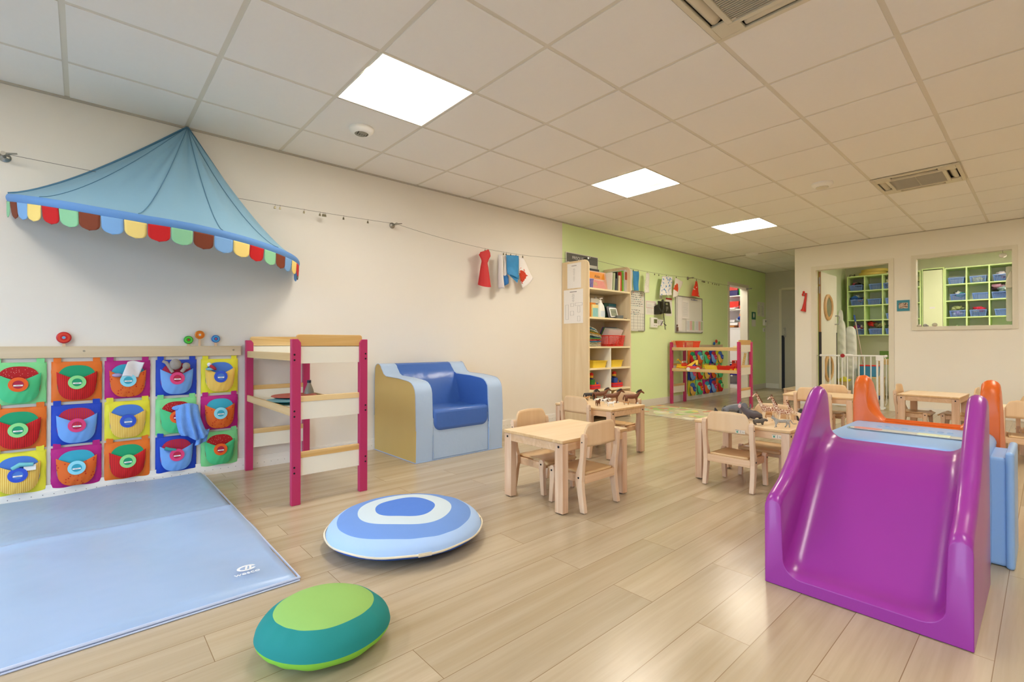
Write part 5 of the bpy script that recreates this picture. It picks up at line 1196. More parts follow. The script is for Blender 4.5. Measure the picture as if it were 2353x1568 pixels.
# ================================================================== ROOM BEHIND: CUBBIES
CG = M('cubby_green', '#D3EAA0', .5); CGD = M('cubby_door', '#E4EBBE', .5); CBK = M('cubby_back_grey', '#E2E1DE', .6)
def cubby(x0, xs, label, z0=1.082, bk=None, z1=2.13):
    t = T('cubby_unit', label, 'shelf unit', (x0, 10.3, 0), group='green cubby units')
    w = xs[-1]; th = .009
    for x in xs: MB().box(x-th, x+th, 0, .345, z0, z1).build('divider', CG, t)
    z = z1
    for k in range(5): MB().box(-th+.0005, w+th-.0005, .0015, .3445, z-.018 if k else z-.02, z).build('shelf', CG, t); z -= .262
    MB().box(0, w, .335, .345, z0, z1).build('back_panel', bk or CBK, t)
    return t
cubby(1.532, [0, .252, .508, .765, 1.01], 'wall hung green cubby unit seen through the open doorway')
t = T('cubby_cupboard', 'green cupboard with a tall pale door between the cubby units', 'cupboard', (2.56, 10.3, 0)); MB().box(0, .014, 0, .34, .9, 2.15).box(.262, .28, 0, .34, .9, 2.15).box(.014, .262, 0, .34, 2.13, 2.15).box(.014, .262, 0, .34, .9, .92).build('body', CG, t); MB().box(.018, .258, -.012, .004, .93, 2.115).build('door', CGD, t, bevel=.002); MB().box(.10, .165, -.014, -.012, 1.49, 1.515).build('door_label', PAPER, t)
cubby(2.85, [0, .247, .50, .755, 1.0], 'green cubby unit seen through the window', .9)
BB = M('basket_blue', '#7898D6', .35); 
bk0 = T('storage_basket', 'x', 'basket', (0, 0, 0), group='blue plastic baskets in the cubbies'); basket(bk0, .185, .20, .10, BB, .86, 11, 4, .005)
bk0.rotation_euler = (0, 0, 0)
# basket local x = depth, y = width -> the cubbies face -y, so turn by 90 degrees
ZS = [1.868, 1.606, 1.344, 1.082]
BK = [(1.655, 0, 'full of dark and pink clothes, top left in the doorway'), (1.94, 0, 'nearly empty, second cubby in the top row of the doorway unit'), (2.14, 0, 'cut by the door frame in the top row of the doorway unit'),
      (1.67, 1, 'with a blue cap, second row, doorway unit'), (1.92, 1, 'empty, middle of the second row in the doorway unit'), (2.17, 1, 'cut by the door frame in the second row'), (2.18, 2, 'cut by the door frame in the third row'),
      (1.68, 3, 'with pink and white things, bottom left of the doorway unit'), (1.935, 3, 'overflowing with khaki and red clothes, bottom row'), (2.17, 3, 'with navy cap, bottom row cut by the door frame'),
      (2.975, 0, 'empty, top left cubby behind the window'), (3.225, 0, 'with a yellow thing, top middle cubby behind the window'), (3.485, 0, 'full of patterned clothes, top right cubby behind the window'),
      (3.00, 1, 'with teal and dark clothes, second row left behind the window'), (3.255, 1, 'plain and empty, second row middle behind the window'), (3.47, 1, 'heaped with pink and speckled clothes behind the window'),
      (2.99, 2, 'under a pale green bag behind the window'), (3.225, 2, 'with a red cloth in it behind the window'), (3.50, 2, 'empty, third row right behind the window'), (2.66, 2, 'x')]
for k, (x, r, l) in enumerate(BK[:-1]):
    lab = 'blue plastic basket ' + l
    if k == 0: bk0.location = (x, 10.41, ZS[r]+.002); bk0.rotation_euler = (0, 0, pi/2); bk0['label'] = lab
    else: dup(bk0, (x, 10.41, ZS[r]+.002), pi/2, lab)
def lump(name, label, c, r, col, cat='clothes', n=5, seed=1):
    random.seed(seed); t = T(name, label, cat, c); m = MB()
    for k in range(n):
        m.ell((random.uniform(-.5, .5)*r[0], random.uniform(-.3, .3)*r[1], random.uniform(-.2, .4)*r[2]), (r[0]*random.uniform(.5, .85), r[1]*random.uniform(.5, .8), r[2]*random.uniform(.4, .75)), 28, 18, m=k % len(col), rot=Matrix.Rotation(random.uniform(-.6, .6), 3, 'Y'))
    from mathutils import noise as _nz
    m.v = [tuple(Vector(p)*(1+.38*_nz.noise(Vector(p)*38+Vector((seed, 0, 0))))) for p in m.v]
    m.build('cloth', [M('cloth_'+c_[1:], c_, .85, bump=(40, .5, .01)) for c_ in col], t, smooth=70); return t
for x, z, c, l in ((1.655, 1.975, ['#C84A6A', '#3A3234', '#D88A92'], 'pink and dark clothes in the top left basket of the doorway unit'), (1.62, 1.735, ['#2E62B4', '#E8E8EA'], 'blue cap with a white stripe in the second row'),
                (1.72, 1.70, ['#2A4A8C', '#C88A3C', '#1E2C50'], 'navy and orange things beside the blue cap'), (1.68, 1.20, ['#D83A5A', '#E8D8D0', '#5A3A7A'], 'pink and white things in the bottom left basket'),
                (1.87, 1.26, ['#C4201C', '#D23A2A'], 'red cloth at the back of the overflowing basket'), (1.96, 1.235, ['#8C8458', '#B0A878', '#6A6440'], 'khaki jacket over the overflowing basket'), (2.17, 1.24, ['#203A78', '#2A4E9C'], 'navy cap at the door frame'), (2.14, 1.98, ['#D85A8A', '#F0E8D0'], 'pink and white packs at the door frame'),
                (3.485, 1.965, ['#C8BCC8', '#8C3A5C', '#E4E0E4'], 'patterned clothes in the top right basket behind the window'), (3.22, 1.905, ['#E8E46A', '#F0ECA0'], 'yellow toy in the top middle basket behind the window'), (3.00, 1.70, ['#2F8C8C', '#4A4A4E', '#E0E0DC'], 'teal and dark clothes in the left basket, second row'),
                (3.44, 1.78, ['#B88AA0', '#5A3A48', '#C89AB0'], 'mauve cloth heaped in the right basket, second row'), (3.50, 1.745, ['#8CA8A4', '#DDE4E2'], 'speckled grey cloth beside the mauve one'), (2.98, 1.478, ['#B4BC84', '#9AA468', '#C4CA98'], 'pale green bag on the basket, third row left'),
                (2.98, 1.395, ['#E6E6E6', '#A894C4', '#D0D0DC'], 'white and lilac things in the basket, third row left'), (3.225, 1.445, ['#D2304A', '#C0283C', '#E6E2E4'], 'red cloth in the basket, third row middle'), (3.0, 1.15, ['#5C9A4C', '#C8D4B8', '#8FB87C'], 'green patterned bag in the lowest visible cubby'),
                (3.22, 1.13, ['#E05A4C', '#E8E4DC', '#3A3A2C'], 'coral thing and white tube in the lowest middle cubby'), (2.50, 1.98, ['#D8CFB0', '#4A5A34'], 'cream and green bag at the left edge of the window')):
    big = 'bag' in l or 'jacket' in l
    lump('folded_clothes', l, (x, 10.41, z), (.085 if big else .07, .08, .055), c, seed=int(x*100))
t = T('round_tray', 'upper yellow round box on top of the green cubby unit', 'box', (1.90, 10.46, 2.185), group='yellow round boxes'); MB().lathe([(.19, 0), (.195, .02), (.195, .045), (.18, .05)], 36).build('box', M('dusty_yellow', '#D8C060', .5), t, smooth=40)
t = T('round_tray', 'lower yellow round box on top of the green cubby unit', 'box', (1.87, 10.46, 2.132), group='yellow round boxes'); MB().lathe([(.195, 0), (.20, .02), (.20, .048), (.18, .05)], 36).build('box', M('dusty_yellow', '#D8C060', .5), t, smooth=40)
t = T('cable', 'thin green cable looped on the green cubby unit', 'cable', (1.60, 10.4, 2.135)); MB().tube([(-.07+.02*cos(i*.7)+.012*i*.6, .02*sin(i*.7), .004+.03*abs(sin(i*.35))*(1 if i > 4 else .2)) for i in range(16)], .004, 5).build('cable', M('cable_green', '#2F4A24', .5), t, smooth=60)
t = T('green_panel', 'green square panel on the back wall below the cubbies', 'panel', (1.93, 10.64, .62)); MB().box(0, .17, 0, .01, 0, .17).build('panel', M('panel_green', '#7FA84A', .6), t)
# mattresses, board, broom, tub, bench
MAT = M('mattress_white', '#DCDDD0', .7, bump=(25, .5, .01))
def matr(x0, y, z1, w, lean, label):
    t = T('folding_mattress', label, 'mattress', (x0, y, 0), group='white mattresses leaning behind the door'); t.rotation_euler = (0, lean, 0)
    def fn(u, v):
        a = 2*pi*u; c_, s_ = cos(a), sin(a); k = (1-abs(2*v-1)**8)**.5
        return (w/2*math.copysign(abs(c_)**.7, c_)*(.25+.75*k), .055*math.copysign(abs(s_)**.8, s_)*(.2+.8*k)+.004*sin(60*v+3*c_), z1*v)
    MB().grid(fn, 24, 60).build('pad', MAT, t, smooth=80); return t
matr(1.565, 9.75, 1.33, .13, 0, 'white mattress standing behind the door leaf, left one'); matr(1.695, 9.85, 1.22, .17, radians(-1), 'white mattress standing behind the door leaf, right one with a ribbed side')
t = T('ironing_board', 'narrow white board standing left of the green cubby unit', 'board', (1.47, 10.1, 0)); MB().prism([(-.035, .02), (.035, .02), (.035, 1.42), (.025, 1.50), (0, 1.53), (-.025, 1.50), (-.035, 1.42)], 'y', 0, .03).build('board', M('board_pale', '#E6E2E0', .5), t, bevel=.006)
t = T('broom', 'broom with a blue handle tip leaning in front of the cubbies', 'broom', (0, 9.95, 0)); MB().tube([(1.725, 0, 1.30), (1.90, 0, .12)], .010, 8).build('stick', M('stick_beige', '#B9A890', .5), t); MB().tube([(1.708, 0, 1.415), (1.725, 0, 1.30)], .013, 8).build('grip', BLUEP, t); MB().box(1.80, 2.0, -.03, .03, .0, .12).build('brush', BLACK, t, bevel=.01)
TUBB = M('tub_blue', '#3E8CB4', .4)
t = T('storage_tub', 'blue plastic tub with a red lid on the small table behind the gate', 'tub', (1.95, 9.8, .372)); m = MB(); R0 = rrect(-.125, .125, -.09, .09, .04); m.v = [(p[0]*.93, p[1]*.93, 0) for p in R0]+[(p[0], p[1], .03) for p in R0]+[(p[0]*1.06, p[1]*1.06, .18) for p in R0]; n = len(R0)
for k in range(2):
    for i in range(n): m.f.append((k*n+i, k*n+(i+1) % n, (k+1)*n+(i+1) % n, (k+1)*n+i)); m.m.append(0)
m.f.append(tuple(range(n))[::-1]); m.m.append(0); m.build('tub', TUBB, t, smooth=40); MB().prism([(p[0]*1.09, p[1]*1.09) for p in R0], 'z', .172, .192).build('lid', REDP, t, bevel=.004)
WB = wood('bench_wood', '#D9BE84', '#C8A768', 'x')
t = T('small_bench', 'small wooden stool carrying the blue tub behind the gate', 'stool', (1.96, 9.82, 0)); MB().box(-.17, .18, -.14, .14, .345, .37).build('seat', WB, t, bevel=.003)
for x in (-.14, .15):
    for y in (-.11, .11): MB().box(x-.018, x+.018, y-.018, y+.018, 0, .345).build('leg', WB, t)
MB().box(-.14, .15, -.12, -.1, .12, .15).build('crossbar', WB, t)
t = T('wooden_shelf', 'low wooden shelf at the right behind the gate', 'shelf', (2.17, 10.0, 0)); MB().box(0, .5, 0, .3, .37, .39).box(0, .5, 0, .3, .55, .57).build('shelf', WB, t); MB().box(.0, .02, .0, .3, .0, .57).box(.48, .5, 0, .3, 0, .6).build('side', WB, t); MB().box(-.2, .5, .28, .3, .56, .66).build('back_rail', WB, t)
t = T('yellow_toy_boat', 'low yellow toy boat on the floor behind the gate', 'toy', (1.69, 9.3, .0)); MB().prism([(-.09, .3), (.09, .3), (.12, .34), (.06, .345), (.04, .38), (0, .38), (-.03, .345), (-.12, .345)], 'y', -.05, .05).build('hull', M('acid_yellow', '#D9D23C', .4), t, bevel=.01); MB().box(-.07, .07, -.04, .04, 0, .3).build('crate', WB, t)
t = T('scooter', 'dark blue toy vehicle under the small stool behind the gate', 'toy', (2.09, 9.55, .0)); MB().tube([(-.03, 0, .05), (.06, 0, .05)], .035, 10).build('body', M('scooter_blue', '#24386E', .4), t, smooth=50); MB().lathe([(.04, -.02), (.04, .02)], 18, (-.04, -.02, .041), axis='y').build('wheel', BLACK, t)
# sill and window decorations
t = T('pebble', 'pale shell at the left end of the window sill', 'shell', (2.80, 8.30, 1.14), group='pebbles and shells on the window sill'); MB().ell((0, 0, .017), (.028, .02, .017)).build('shell', M('shell_cream', '#C9C2AE', .6, bump=(60, .5)), t, smooth=70)
t = T('pebble', 'grey pebble second from the left on the window sill', 'shell', (2.86, 8.30, 1.14), group='pebbles and shells on the window sill'); MB().ell((0, 0, .02), (.024, .02, .02)).ell((.02, 0, .012), (.016, .014, .012)).build('pebble', M('pebble_grey', '#9C9A92', .6, bump=(50, .5)), t, smooth=70)
t = T('pebble', 'round painted pebble with red marks on the window sill', 'shell', (2.955, 8.30, 1.14), group='pebbles and shells on the window sill'); MB().ell((0, 0, .025), (.028, .02, .025)).build('pebble', paint('painted_pebble', '#B8B49C', '#B8442C', 25, .6), t, smooth=70)
GLO = M('ornament_glass', '#F0EDDC', .08, trans=.25, vary=False, ior=1.3); AMB = M('amber', '#D8AC28', .3, trans=.2)
t = T('glass_ornament', 'small round glass ornament hanging at the top of the window', 'ornament', (3.583, 8.30, 1.985)); MB().ell((0, 0, 0), (.035, .02, .03)).build('bubble', GLO, t, smooth=80); MB().ell((0, 0, .005), (.016, .01, .012)).build('amber_core', AMB, t, smooth=80); MB().tube([(0, 0, .03), (0, 0, .06)], .0015, 4).build('string', WIRE, t)
t = T('glass_ornament', 'large drop shaped glass ornament at the right side of the window', 'ornament', (3.65, 8.30, 1.71)); m = MB().lathe([(.004, .08), (.02, .05), (.042, -.02), (.05, -.09), (.045, -.115), (.02, -.12)], 20); m.xf(Matrix.Scale(.4, 4, (0, 1, 0))); m.build('drop', GLO, t, smooth=60); m = MB().lathe([(.004, .05), (.02, .02), (.03, -.05), (.028, -.06)], 16); m.xf(Matrix.Scale(.3, 4, (0, 1, 0))); m.build('amber_core', AMB, t, smooth=60)
t = T('hanging_panel', 'pale translucent panel hanging inside the window at the right', 'panel', (3.605, 8.345, 1.185)); MB().prism(rrect(0, .057, 0, .67, .02), 'y', 0, .004).build('panel', M('frosted', '#D4D9BE', .4), t)

# ================================================================== CLOSET CONTENTS
CW2 = M('closet_shelf_white', '#E6E2E6', .5)
t = T('closet_shelving', 'white shelving inside the closet behind the lime wall', 'shelving', (-1.25, 10.15, 0))
for z in (1.93, 1.645, 1.255): MB().box(0, 1.11, 0, .40, z-.022, z).build('shelf', CW2, t)
MB().box(0, 1.11, .38, .40, .5, 2.3).build('back_panel', CLW, t); MB().box(0, 1.11, .01, .03, .54, 1.233).build('front_panel', CW2, t); MB().box(0, 1.11, .008, .012, .80, .803).build('panel_gap', GREYP, t); MB().box(0, 1.11, 0, .40, .50, .52).build('shelf', CW2, t); MB().box(0, 1.11, -.02, .4, 0, .07).build('plinth', CW2, t)
def cbox(name, u0, u1, v0, v1, col, label, y=10.17, d=.22, rim=None, vary=None, trans=0):
    a, b = ony(u0, v1, y), ony(u1, v1, y); top = ony(u0, v0, y).z
    t = T(name, label, 'box', (a.x, y, a.z), group='things on the closet shelves'); w = b.x-a.x; h = top-a.z
    m = MB(); m.prism([(.01, 0), (w-.01, 0), (w, h*.9), (0, h*.9)], 'y', 0, d); m.build('tub', M('cb_'+col[1:], col, .35, vary=vary or (20, .1)), t, bevel=.004)
    MB().box(-.004, w+.004, -.004, d+.004, h*.88, h).build('lid', M('cb_'+(rim or col)[1:], rim or col, .35), t, bevel=.003); return t
zq = lambda a, b: (1660+a/11.2, 640+b/11.2)
def cb(a, b, c, d): (u0, v0), (u1, v1) = zq(a, b), zq(c, d); return u0, u1, v0, v1
cbox('plastic_box', *cb(100, 210, 400, 325), '#D0301C', 'red transparent box, top one of the stack on the top closet shelf', vary=(60, .3)); cbox('plastic_box', *cb(100, 325, 400, 452), '#2E2466', 'indigo box under the red one on the top closet shelf', vary=(80, .5))
cbox('plastic_box', *cb(415, 245, 570, 440), '#3CB84A', 'bright green box on the top closet shelf', vary=(40, .2))
cbox('plastic_box', *cb(100, 605, 420, 760), '#D8342A', 'red box on the middle closet shelf', vary=(30, .15)); cbox('plastic_box', *cb(425, 700, 570, 785), '#CC2A2C', 'small red bag-like box right of the red box', y=10.16, d=.1)
t = lump('paper_heap', 'crumpled white papers at the edge of the middle closet shelf', tuple(ony(*zq(260, 785), 10.16)), (.13, .05, .02), ['#EAE6E8', '#DDD8DC'], 'papers', 5, 4)
t = lump('dark_bag', 'black and green bag at the right of the middle closet shelf', tuple(ony(*zq(520, 620), 10.2)), (.07, .06, .06), ['#14201A', '#1E4A34'], 'bag', 3, 5)
t = lump('blue_bag', 'royal blue bag on the lower closet shelf', tuple(ony(*zq(430, 1060), 10.17)), (.09, .06, .07), ['#2444B0', '#1C348C', '#A8B4C8'], 'bag', 3, 6)
t = lump('black_helmet', 'black and orange thing above the blue bag in the closet', tuple(ony(*zq(510, 970), 10.24)), (.06, .06, .06), ['#141416', '#D8641C'], 'helmet', 2, 9)
cbox('plastic_box', *cb(100, 1075, 320, 1135), '#DAD6DC', 'white tray, upper one on the lower closet shelf'); cbox('plastic_box', *cb(100, 1145, 395, 1215), '#E4E2E6', 'white tray, lower one on the lower closet shelf'); cbox('plastic_box', *cb(100, 1218, 310, 1262), '#C88A4C', 'brown flat box under the white trays')
cbox('plastic_box', *cb(412, 1130, 550, 1262), '#D8988C', 'pink printed box at the right of the lower closet shelf', y=10.165, vary=(40, .25))
cbox('plastic_box', 1655, 1713, 835, 861, '#2C1E8C', 'indigo drawer box near the closet floor', d=.3)
t = T('indigo_cart', 'white wheel of the indigo box in the closet', 'wheel', tuple(ony(1681, 864, 10.14))); MB().ell((0, 0, 0), (.02, .02, .02)).build('wheel', PLW, t, smooth=70)

# ================================================================== THINGS ON THE FAR PLAY SHELF
def wheel(m, x, y, z, r, w): m.lathe([(r*.35, 0), (r, 0), (r, w), (r*.35, w)], 16, (x, y, z), axis='y')
YT = M('truck_yellow', '#EEC42C', .3); RT = M('truck_red', '#D6301E', .3)
def truck(u, v, zsh, y, L, rz, label, kind=0, base=None):
    p = ony(u, v, y); t = T('toy_truck', label, 'toy truck', (p.x, y, zsh), rz, group='toy vehicles on the far play shelf')
    h = L/2; ww = .045
    if kind == 0:
        MB().box(-h, h, -ww, ww, .03, .06).build('chassis', YT, t, bevel=.006); MB().prism([(-h*.1, .06), (h*.95, .06), (h*.8, .10), (h*.3, .105), (h*.1, .15), (-h*.1, .15)], 'y', -ww*.9, ww*.9).build('cab', RT, t, bevel=.006)
        MB().box(h*.0, h*.25, -ww-.001, ww+.001, .11, .14).build('window', M('truck_window', '#C8C4B8', .3), t)
        m = MB().box(-h*.9, -h*.15, -ww*.8, ww*.8, .06, .09); m.tube([(-h*.2, 0, .10), (-h*.9, 0, .165), (-h*1.1, 0, .14)], .010, 8); m.build('crane_arm', YT, t, bevel=.003)
    elif kind == 1:
        MB().prism([(-h, .03), (h, .03), (h, .05), (h*.2, .07), (-h*.8, .07)], 'y', -.03, .03).build('chassis', RT, t, bevel=.006); MB().ell((0, 0, .075), (h*.35, .028, .02)).build('driver_seat', M('truck_purple', '#4A3CA8', .35), t, smooth=70)
        m = MB().prism([(-h*.9, .07), (-h*.2, .07), (h*.5, .15), (h*.3, .16)], 'y', -.03, -.02).prism([(-h*.9, .07), (-h*.2, .07), (h*.5, .15), (h*.3, .16)], 'y', .02, .03).box(h*.3, h*.6, -.035, .035, .09, .16); m.build('yellow_frame', YT, t, bevel=.003)
    else:
        MB().box(-h, h, -ww, ww, .02, .055).build('chassis', YT, t, bevel=.006); MB().prism([(-h*.5, .055), (h*.95, .055), (h*.9, .08), (h*.5, .12), (-h*.5, .12)], 'y', -ww*.9, ww*.9).build('cab', RT, t, bevel=.006); MB().box(-h*.5, h*.5, -ww, ww, .12, .128).box(-h*.5, -h*.4, -ww, ww, .128, .16).box(h*.4, h*.5, -ww, ww, .128, .16).box(-h*.5, h*.5, -ww, ww, .16, .168).build('roof_rack', RT, t)
    for sx in (-.62, .62):
        for sy in (-1, 1):
            m = MB(); wheel(m, sx*L/2, sy*ww-(.01 if sy > 0 else .008), .025, .027 if kind == 1 else .024, .02); m.build('wheel', M('wheel_white', '#D8D6D0', .4) if kind == 1 else M('wheel_amber', '#E0A020', .4), t, smooth=30)
    return t
ZSH = .518
truck(1570, 850, ZSH, 6.85, .19, 0, 'red and yellow crane truck at the left of the far play shelf'); truck(1594, 850, ZSH, 6.80, .22, .3, 'red racing car with white wheels and a yellow frame', 1)
truck(1690, 852, ZSH, 6.84, .12, pi, 'small red and yellow truck beside the right pink post', 2)
p = ony(1641, 850, 6.86); tray(0, 0, 'yellow tray on the far play shelf', .16, None, 0, grp='trays on the far play shelf').location = (p.x, 6.88, ZSH)
p = ony(1667, 851, 6.86); tray(0, 0, 'red tray on the far play shelf', .20, REDP, 0, grp='trays on the far play shelf').location = (p.x+.03, 6.88, ZSH)
p = ony(1579, 800, 6.88); t = T('toy_basket', 'red orange plastic basket on top of the far play shelf', 'basket', (p.x, 6.90, .836), pi/2); basket(t, .29, .20, .125, M('orange_red', '#DC4420', .35), .86, 16, 9)
p = ony(1691, 800, 6.88); t = T('small_box', 'small cream block on top of the far play shelf', 'box', (p.x, 6.88, .836)); MB().box(-.025, .025, -.03, .03, 0, .05).build('block', M('cream_block', '#EAD9AC', .5), t, bevel=.003)
p = ony(1712, 845, 7.25)
t = T('toy_ladder', 'yellow toy ladder truck standing behind the far play shelf', 'toy', (1.02, 7.10, ZSH)); m = MB()
for y in (-.025, .025): m.tube([(-.02, y, .05), (.02, y, .27)], .005, 6)
for k in range(7): m.tube([(-.02+.04*k/7+.003, -.025, .07+.03*k), (-.02+.04*k/7+.003, .025, .07+.03*k)], .004, 6)
m.build('ladder', YT, t); MB().box(-.05, .05, -.04, .04, .02, .05).build('chassis', YT, t); m = MB(); wheel(m, -.03, -.05, .02, .02, .015); wheel(m, .03, -.05, .02, .02, .015); m.build('wheel', BLACK, t)

# ================================================================== TOY ANIMALS
def beast(name, label, loc, rz, mat, chains, s=1.0, grp=None, cat='toy animal', extra=None):
    """chains: list of (attach (chain, joint) or None, [(x,y,z,r), ...]) -> one continuous skinned body"""
    vs = []; es = []; rs = []; idx = []
    for att, pts in chains:
        cur = []; prev = idx[att[0]][att[1]] if att else None
        for (x, y, z, r) in pts:
            vs.append((x*s, y*s, z*s)); rs.append(r*s); k = len(vs)-1
            if prev is not None: es.append((prev, k))
            prev = k; cur.append(k)
        idx.append(cur)
    me = bpy.data.meshes.new(name+'_body'); me.from_pydata(vs, es, []); o = bpy.data.objects.new('body', me); COL.objects.link(o)
    md = o.modifiers.new('skin', 'SKIN'); md.use_smooth_shade = True
    me.skin_vertices.new() if not me.skin_vertices else None
    sv = me.skin_vertices[0].data
    for k, r in enumerate(rs): sv[k].radius = (r, r); sv[k].use_root = (k == 0)
    sb = o.modifiers.new('sub', 'SUBSURF'); sb.levels = 1; sb.render_levels = 2
    dg = bpy.context.evaluated_depsgraph_get(); bpy.context.view_layer.update(); dg = bpy.context.evaluated_depsgraph_get()
    me2 = bpy.data.meshes.new_from_object(o.evaluated_get(dg)); bpy.data.objects.remove(o)
    me2.materials.clear(); me2.materials.append(mat); zmin = min(v.co.z for v in me2.vertices)
    for v in me2.vertices: v.co.z -= zmin
    me2.polygons.foreach_set('use_smooth', [True]*len(me2.polygons))
    t = T(name, label, cat, loc, rz, group=grp); b = bpy.data.objects.new('body', me2); COL.objects.link(b); b.parent = t
    if extra: extra(t, -zmin, s)
    return t
def quad(L, H, br, lr, neck, head, tail, belly=1.0, hip=1.0, spread=.55, step=.12):
    # L body length, H height of the back, br trunk radius; head: list after the neck
    z = H-br; h = L/2; w = br*spread
    spine = [(h*.85, 0, z+.0, br*.82), (h*.3, 0, z-br*.08, br*belly), (-h*.3, 0, z-br*.05, br*belly), (-h*.85, 0, z, br*.85*hip)]
    ch = [(None, spine), ((0, 0), neck), ((1, len(neck)-1), head)]
    k = 0
    for sx, j in ((1, 0), (-1, 3)):
        for sy in (-1, 1):
            st = step*L*(1 if (sx*sy > 0) else -.6); x0 = sx*h*.82
            kn = .03*L*(1 if sx > 0 else -1)
            ch.append(((0, j), [(x0, sy*w, z-br*.55, lr*1.5), (x0+st*.4+kn, sy*w, (z-br)*.5, lr*.85), (x0+st*.8, sy*w, .02*H+lr*.6, lr*.75), (x0+st*.8+lr*.8, sy*w, lr*.35, lr*.85)]))
    if tail: ch.append(((0, 3), tail))
    return ch
def ears(mat, pos, r, sy): 
    def f(t, dz, s):
        for q in (-1, 1): MB().ell((pos[0]*s, q*sy*s, pos[2]*s+dz), (r[0]*s, r[1]*s, r[2]*s), 10, 8).build('ear', mat, t, smooth=80)
    return f
HB = M('horse_brown', '#6E3E22', .5, vary=(40, .15)); HD = M('horse_dark', '#332C28', .5, vary=(40, .15)); BWM = spots('black_white_coat', '#E8E4DC', '#2A2826', 30, .30, .5); GIR = spots('giraffe_coat', '#EAD8BC', '#97502C', 90, .12, .6, 'DISTANCE_TO_EDGE', 1.0)
def girmat():
    m = M('giraffe_pattern', '#EBDAC0', .55, vary=False); t = NT(m); b = m.node_tree.nodes['Principled BSDF']; tc = t.new('TexCoord'); v = t.new('TexVoronoi'); v.feature = 'DISTANCE_TO_EDGE'; v.inputs['Scale'].default_value = 85; t.link(tc.outputs['Object'], v.inputs['Vector'])
    sp = t.new('SeparateXYZ'); t.link(tc.outputs['Object'], sp.inputs[0]); r = t.new('ValToRGB'); r.color_ramp.interpolation = 'CONSTANT'; r.color_ramp.elements[0].color = C('#EBDAC0'); r.color_ramp.elements[1].color = C('#96502E'); r.color_ramp.elements[1].position = .10; t.link(v.outputs[0], r.inputs[0])
    g = t.new('MapRange'); g.inputs['From Min'].default_value = .055; g.inputs['From Max'].default_value = .075; t.link(sp.outputs[2], g.inputs['Value']); mx = t.new('Mix', data_type='RGBA'); t.link(g.outputs[0], mx.inputs[0]); mx.inputs[6].default_value = C('#E6CFA8'); t.link(r.outputs[0], mx.inputs[7]); t.link(mx.outputs[2], b.inputs['Base Color']); return m
GIR = girmat(); ELE = M('elephant_grey', '#6C6E72', .5, bump=(90, .5, .003), vary=(25, .2)); RHI = M('rhino_grey', '#5C554E', .5, vary=(30, .2)); HIP = M('hippo_dark', '#56525A', .4, vary=(30, .2)); CHE = spots('cheetah_coat', '#A8A69C', '#55544C', 170, .28, .6); APE = M('ape_black', '#26242A', .6, vary=(50, .2)); TAN = M('tan_coat', '#B98A58', .6, vary=(30, .1)); IVO = M('ivory', '#E8E4D6', .4); PNK = M('mouth_pink', '#C8A0A4', .4)
R48 = radians(48.1)
ANI = 'toy animals on the horse table'; AN2 = 'toy animals on the giraffe table'
horse = lambda: quad(.10, .083, .021, .0065, [(.062, 0, .088, .0135), (.075, 0, .103, .011)], [(.088, 0, .104, .0095), (.104, 0, .092, .0065), (.110, 0, .087, .0055)], [(-.06, 0, .072, .006), (-.068, 0, .045, .007), (-.068, 0, .03, .004)])
def mane(t, dz, s):
    MB().tube([(.04*s, 0, .094*s+dz), (.06*s, 0, .110*s+dz), (.076*s, 0, .117*s+dz), (.09*s, 0, .114*s+dz)], [.004*s, .007*s, .007*s, .004*s], 6).build('mane', HD, t, smooth=60)
    for q in (-1, 1): MB().ell((.082*s, q*.006*s, .117*s+dz), (.003*s, .003*s, .007*s), 8, 6).build('ear', HB, t, smooth=70)
    for q in (-1, 1):
        for x in (-.045, .05): MB().lathe([(.0085*s, 0), (.007*s, .012*s)], 8, (x*s, q*.0115*s, 0)).build('hoof', IVO, t)
P = lambda u, v, z=.4: tuple(onz(u, v, z))
beast('toy_horse', 'brown toy horse, left one of the two walking right on the near table', P(1406, 926), R48, HB, horse(), 1.02, ANI, extra=mane)
beast('toy_horse', 'brown toy horse, right one of the two walking right on the near table', (1.535, 3.535, .4), R48, HB, horse(), 1.02, ANI, extra=mane)
beast('toy_horse', 'brown toy horse standing at the back left of the horse table', (1.20, 3.53, .4), R48, HB, horse(), .98, ANI, extra=mane)
beast('toy_donkey', 'dark grey toy donkey at the back left corner of the horse table', (1.125, 3.48, .4), R48, HD, horse(), .85, ANI, extra=mane)
cow = lambda: quad(.062, .048, .0125, .0042, [(.036, 0, .048, .0085)], [(.045, 0, .053, .0075), (.056, 0, .047, .005)], [(-.036, 0, .042, .003), (-.04, 0, .02, .0025)])
beast('toy_goat', 'black and white toy calf in front on the horse table', P(1403.5, 934), R48, BWM, cow(), .78, ANI, extra=ears(BWM, (.041, 0, .058), (.003, .005, .003), .009)); beast('toy_cow', 'black and white toy cow beside the brown foal', P(1384, 929.5), radians(30), BWM, cow(), .95, ANI, extra=ears(BWM, (.041, 0, .058), (.003, .005, .003), .009))
beast('toy_foal', 'small brown and white toy foal facing us on the horse table', P(1373.5, 933), radians(-30), HB, horse(), .58, ANI); beast('toy_calf', 'small black and white toy calf at the middle of the horse table', (1.30, 3.52, .4), radians(60), BWM, cow(), .7, ANI)
beast('toy_sheep', 'small tan toy lamb left of the standing brown horse', (1.12, 3.43, .4), R48, TAN, cow(), .75, ANI); beast('toy_dog', 'small tan toy dog in front of the right horse', P(1439, 931), radians(20), TAN, cow(), .62, ANI); beast('toy_lamb', 'cream toy lamb behind the black and white cow', (1.27, 3.42, .4), radians(40), IVO, cow(), .72, ANI); beast('toy_piglet', 'tiny white toy piglet near the middle left of the horse table', P(1368, 919), R48, BWM, cow(), .45, ANI)
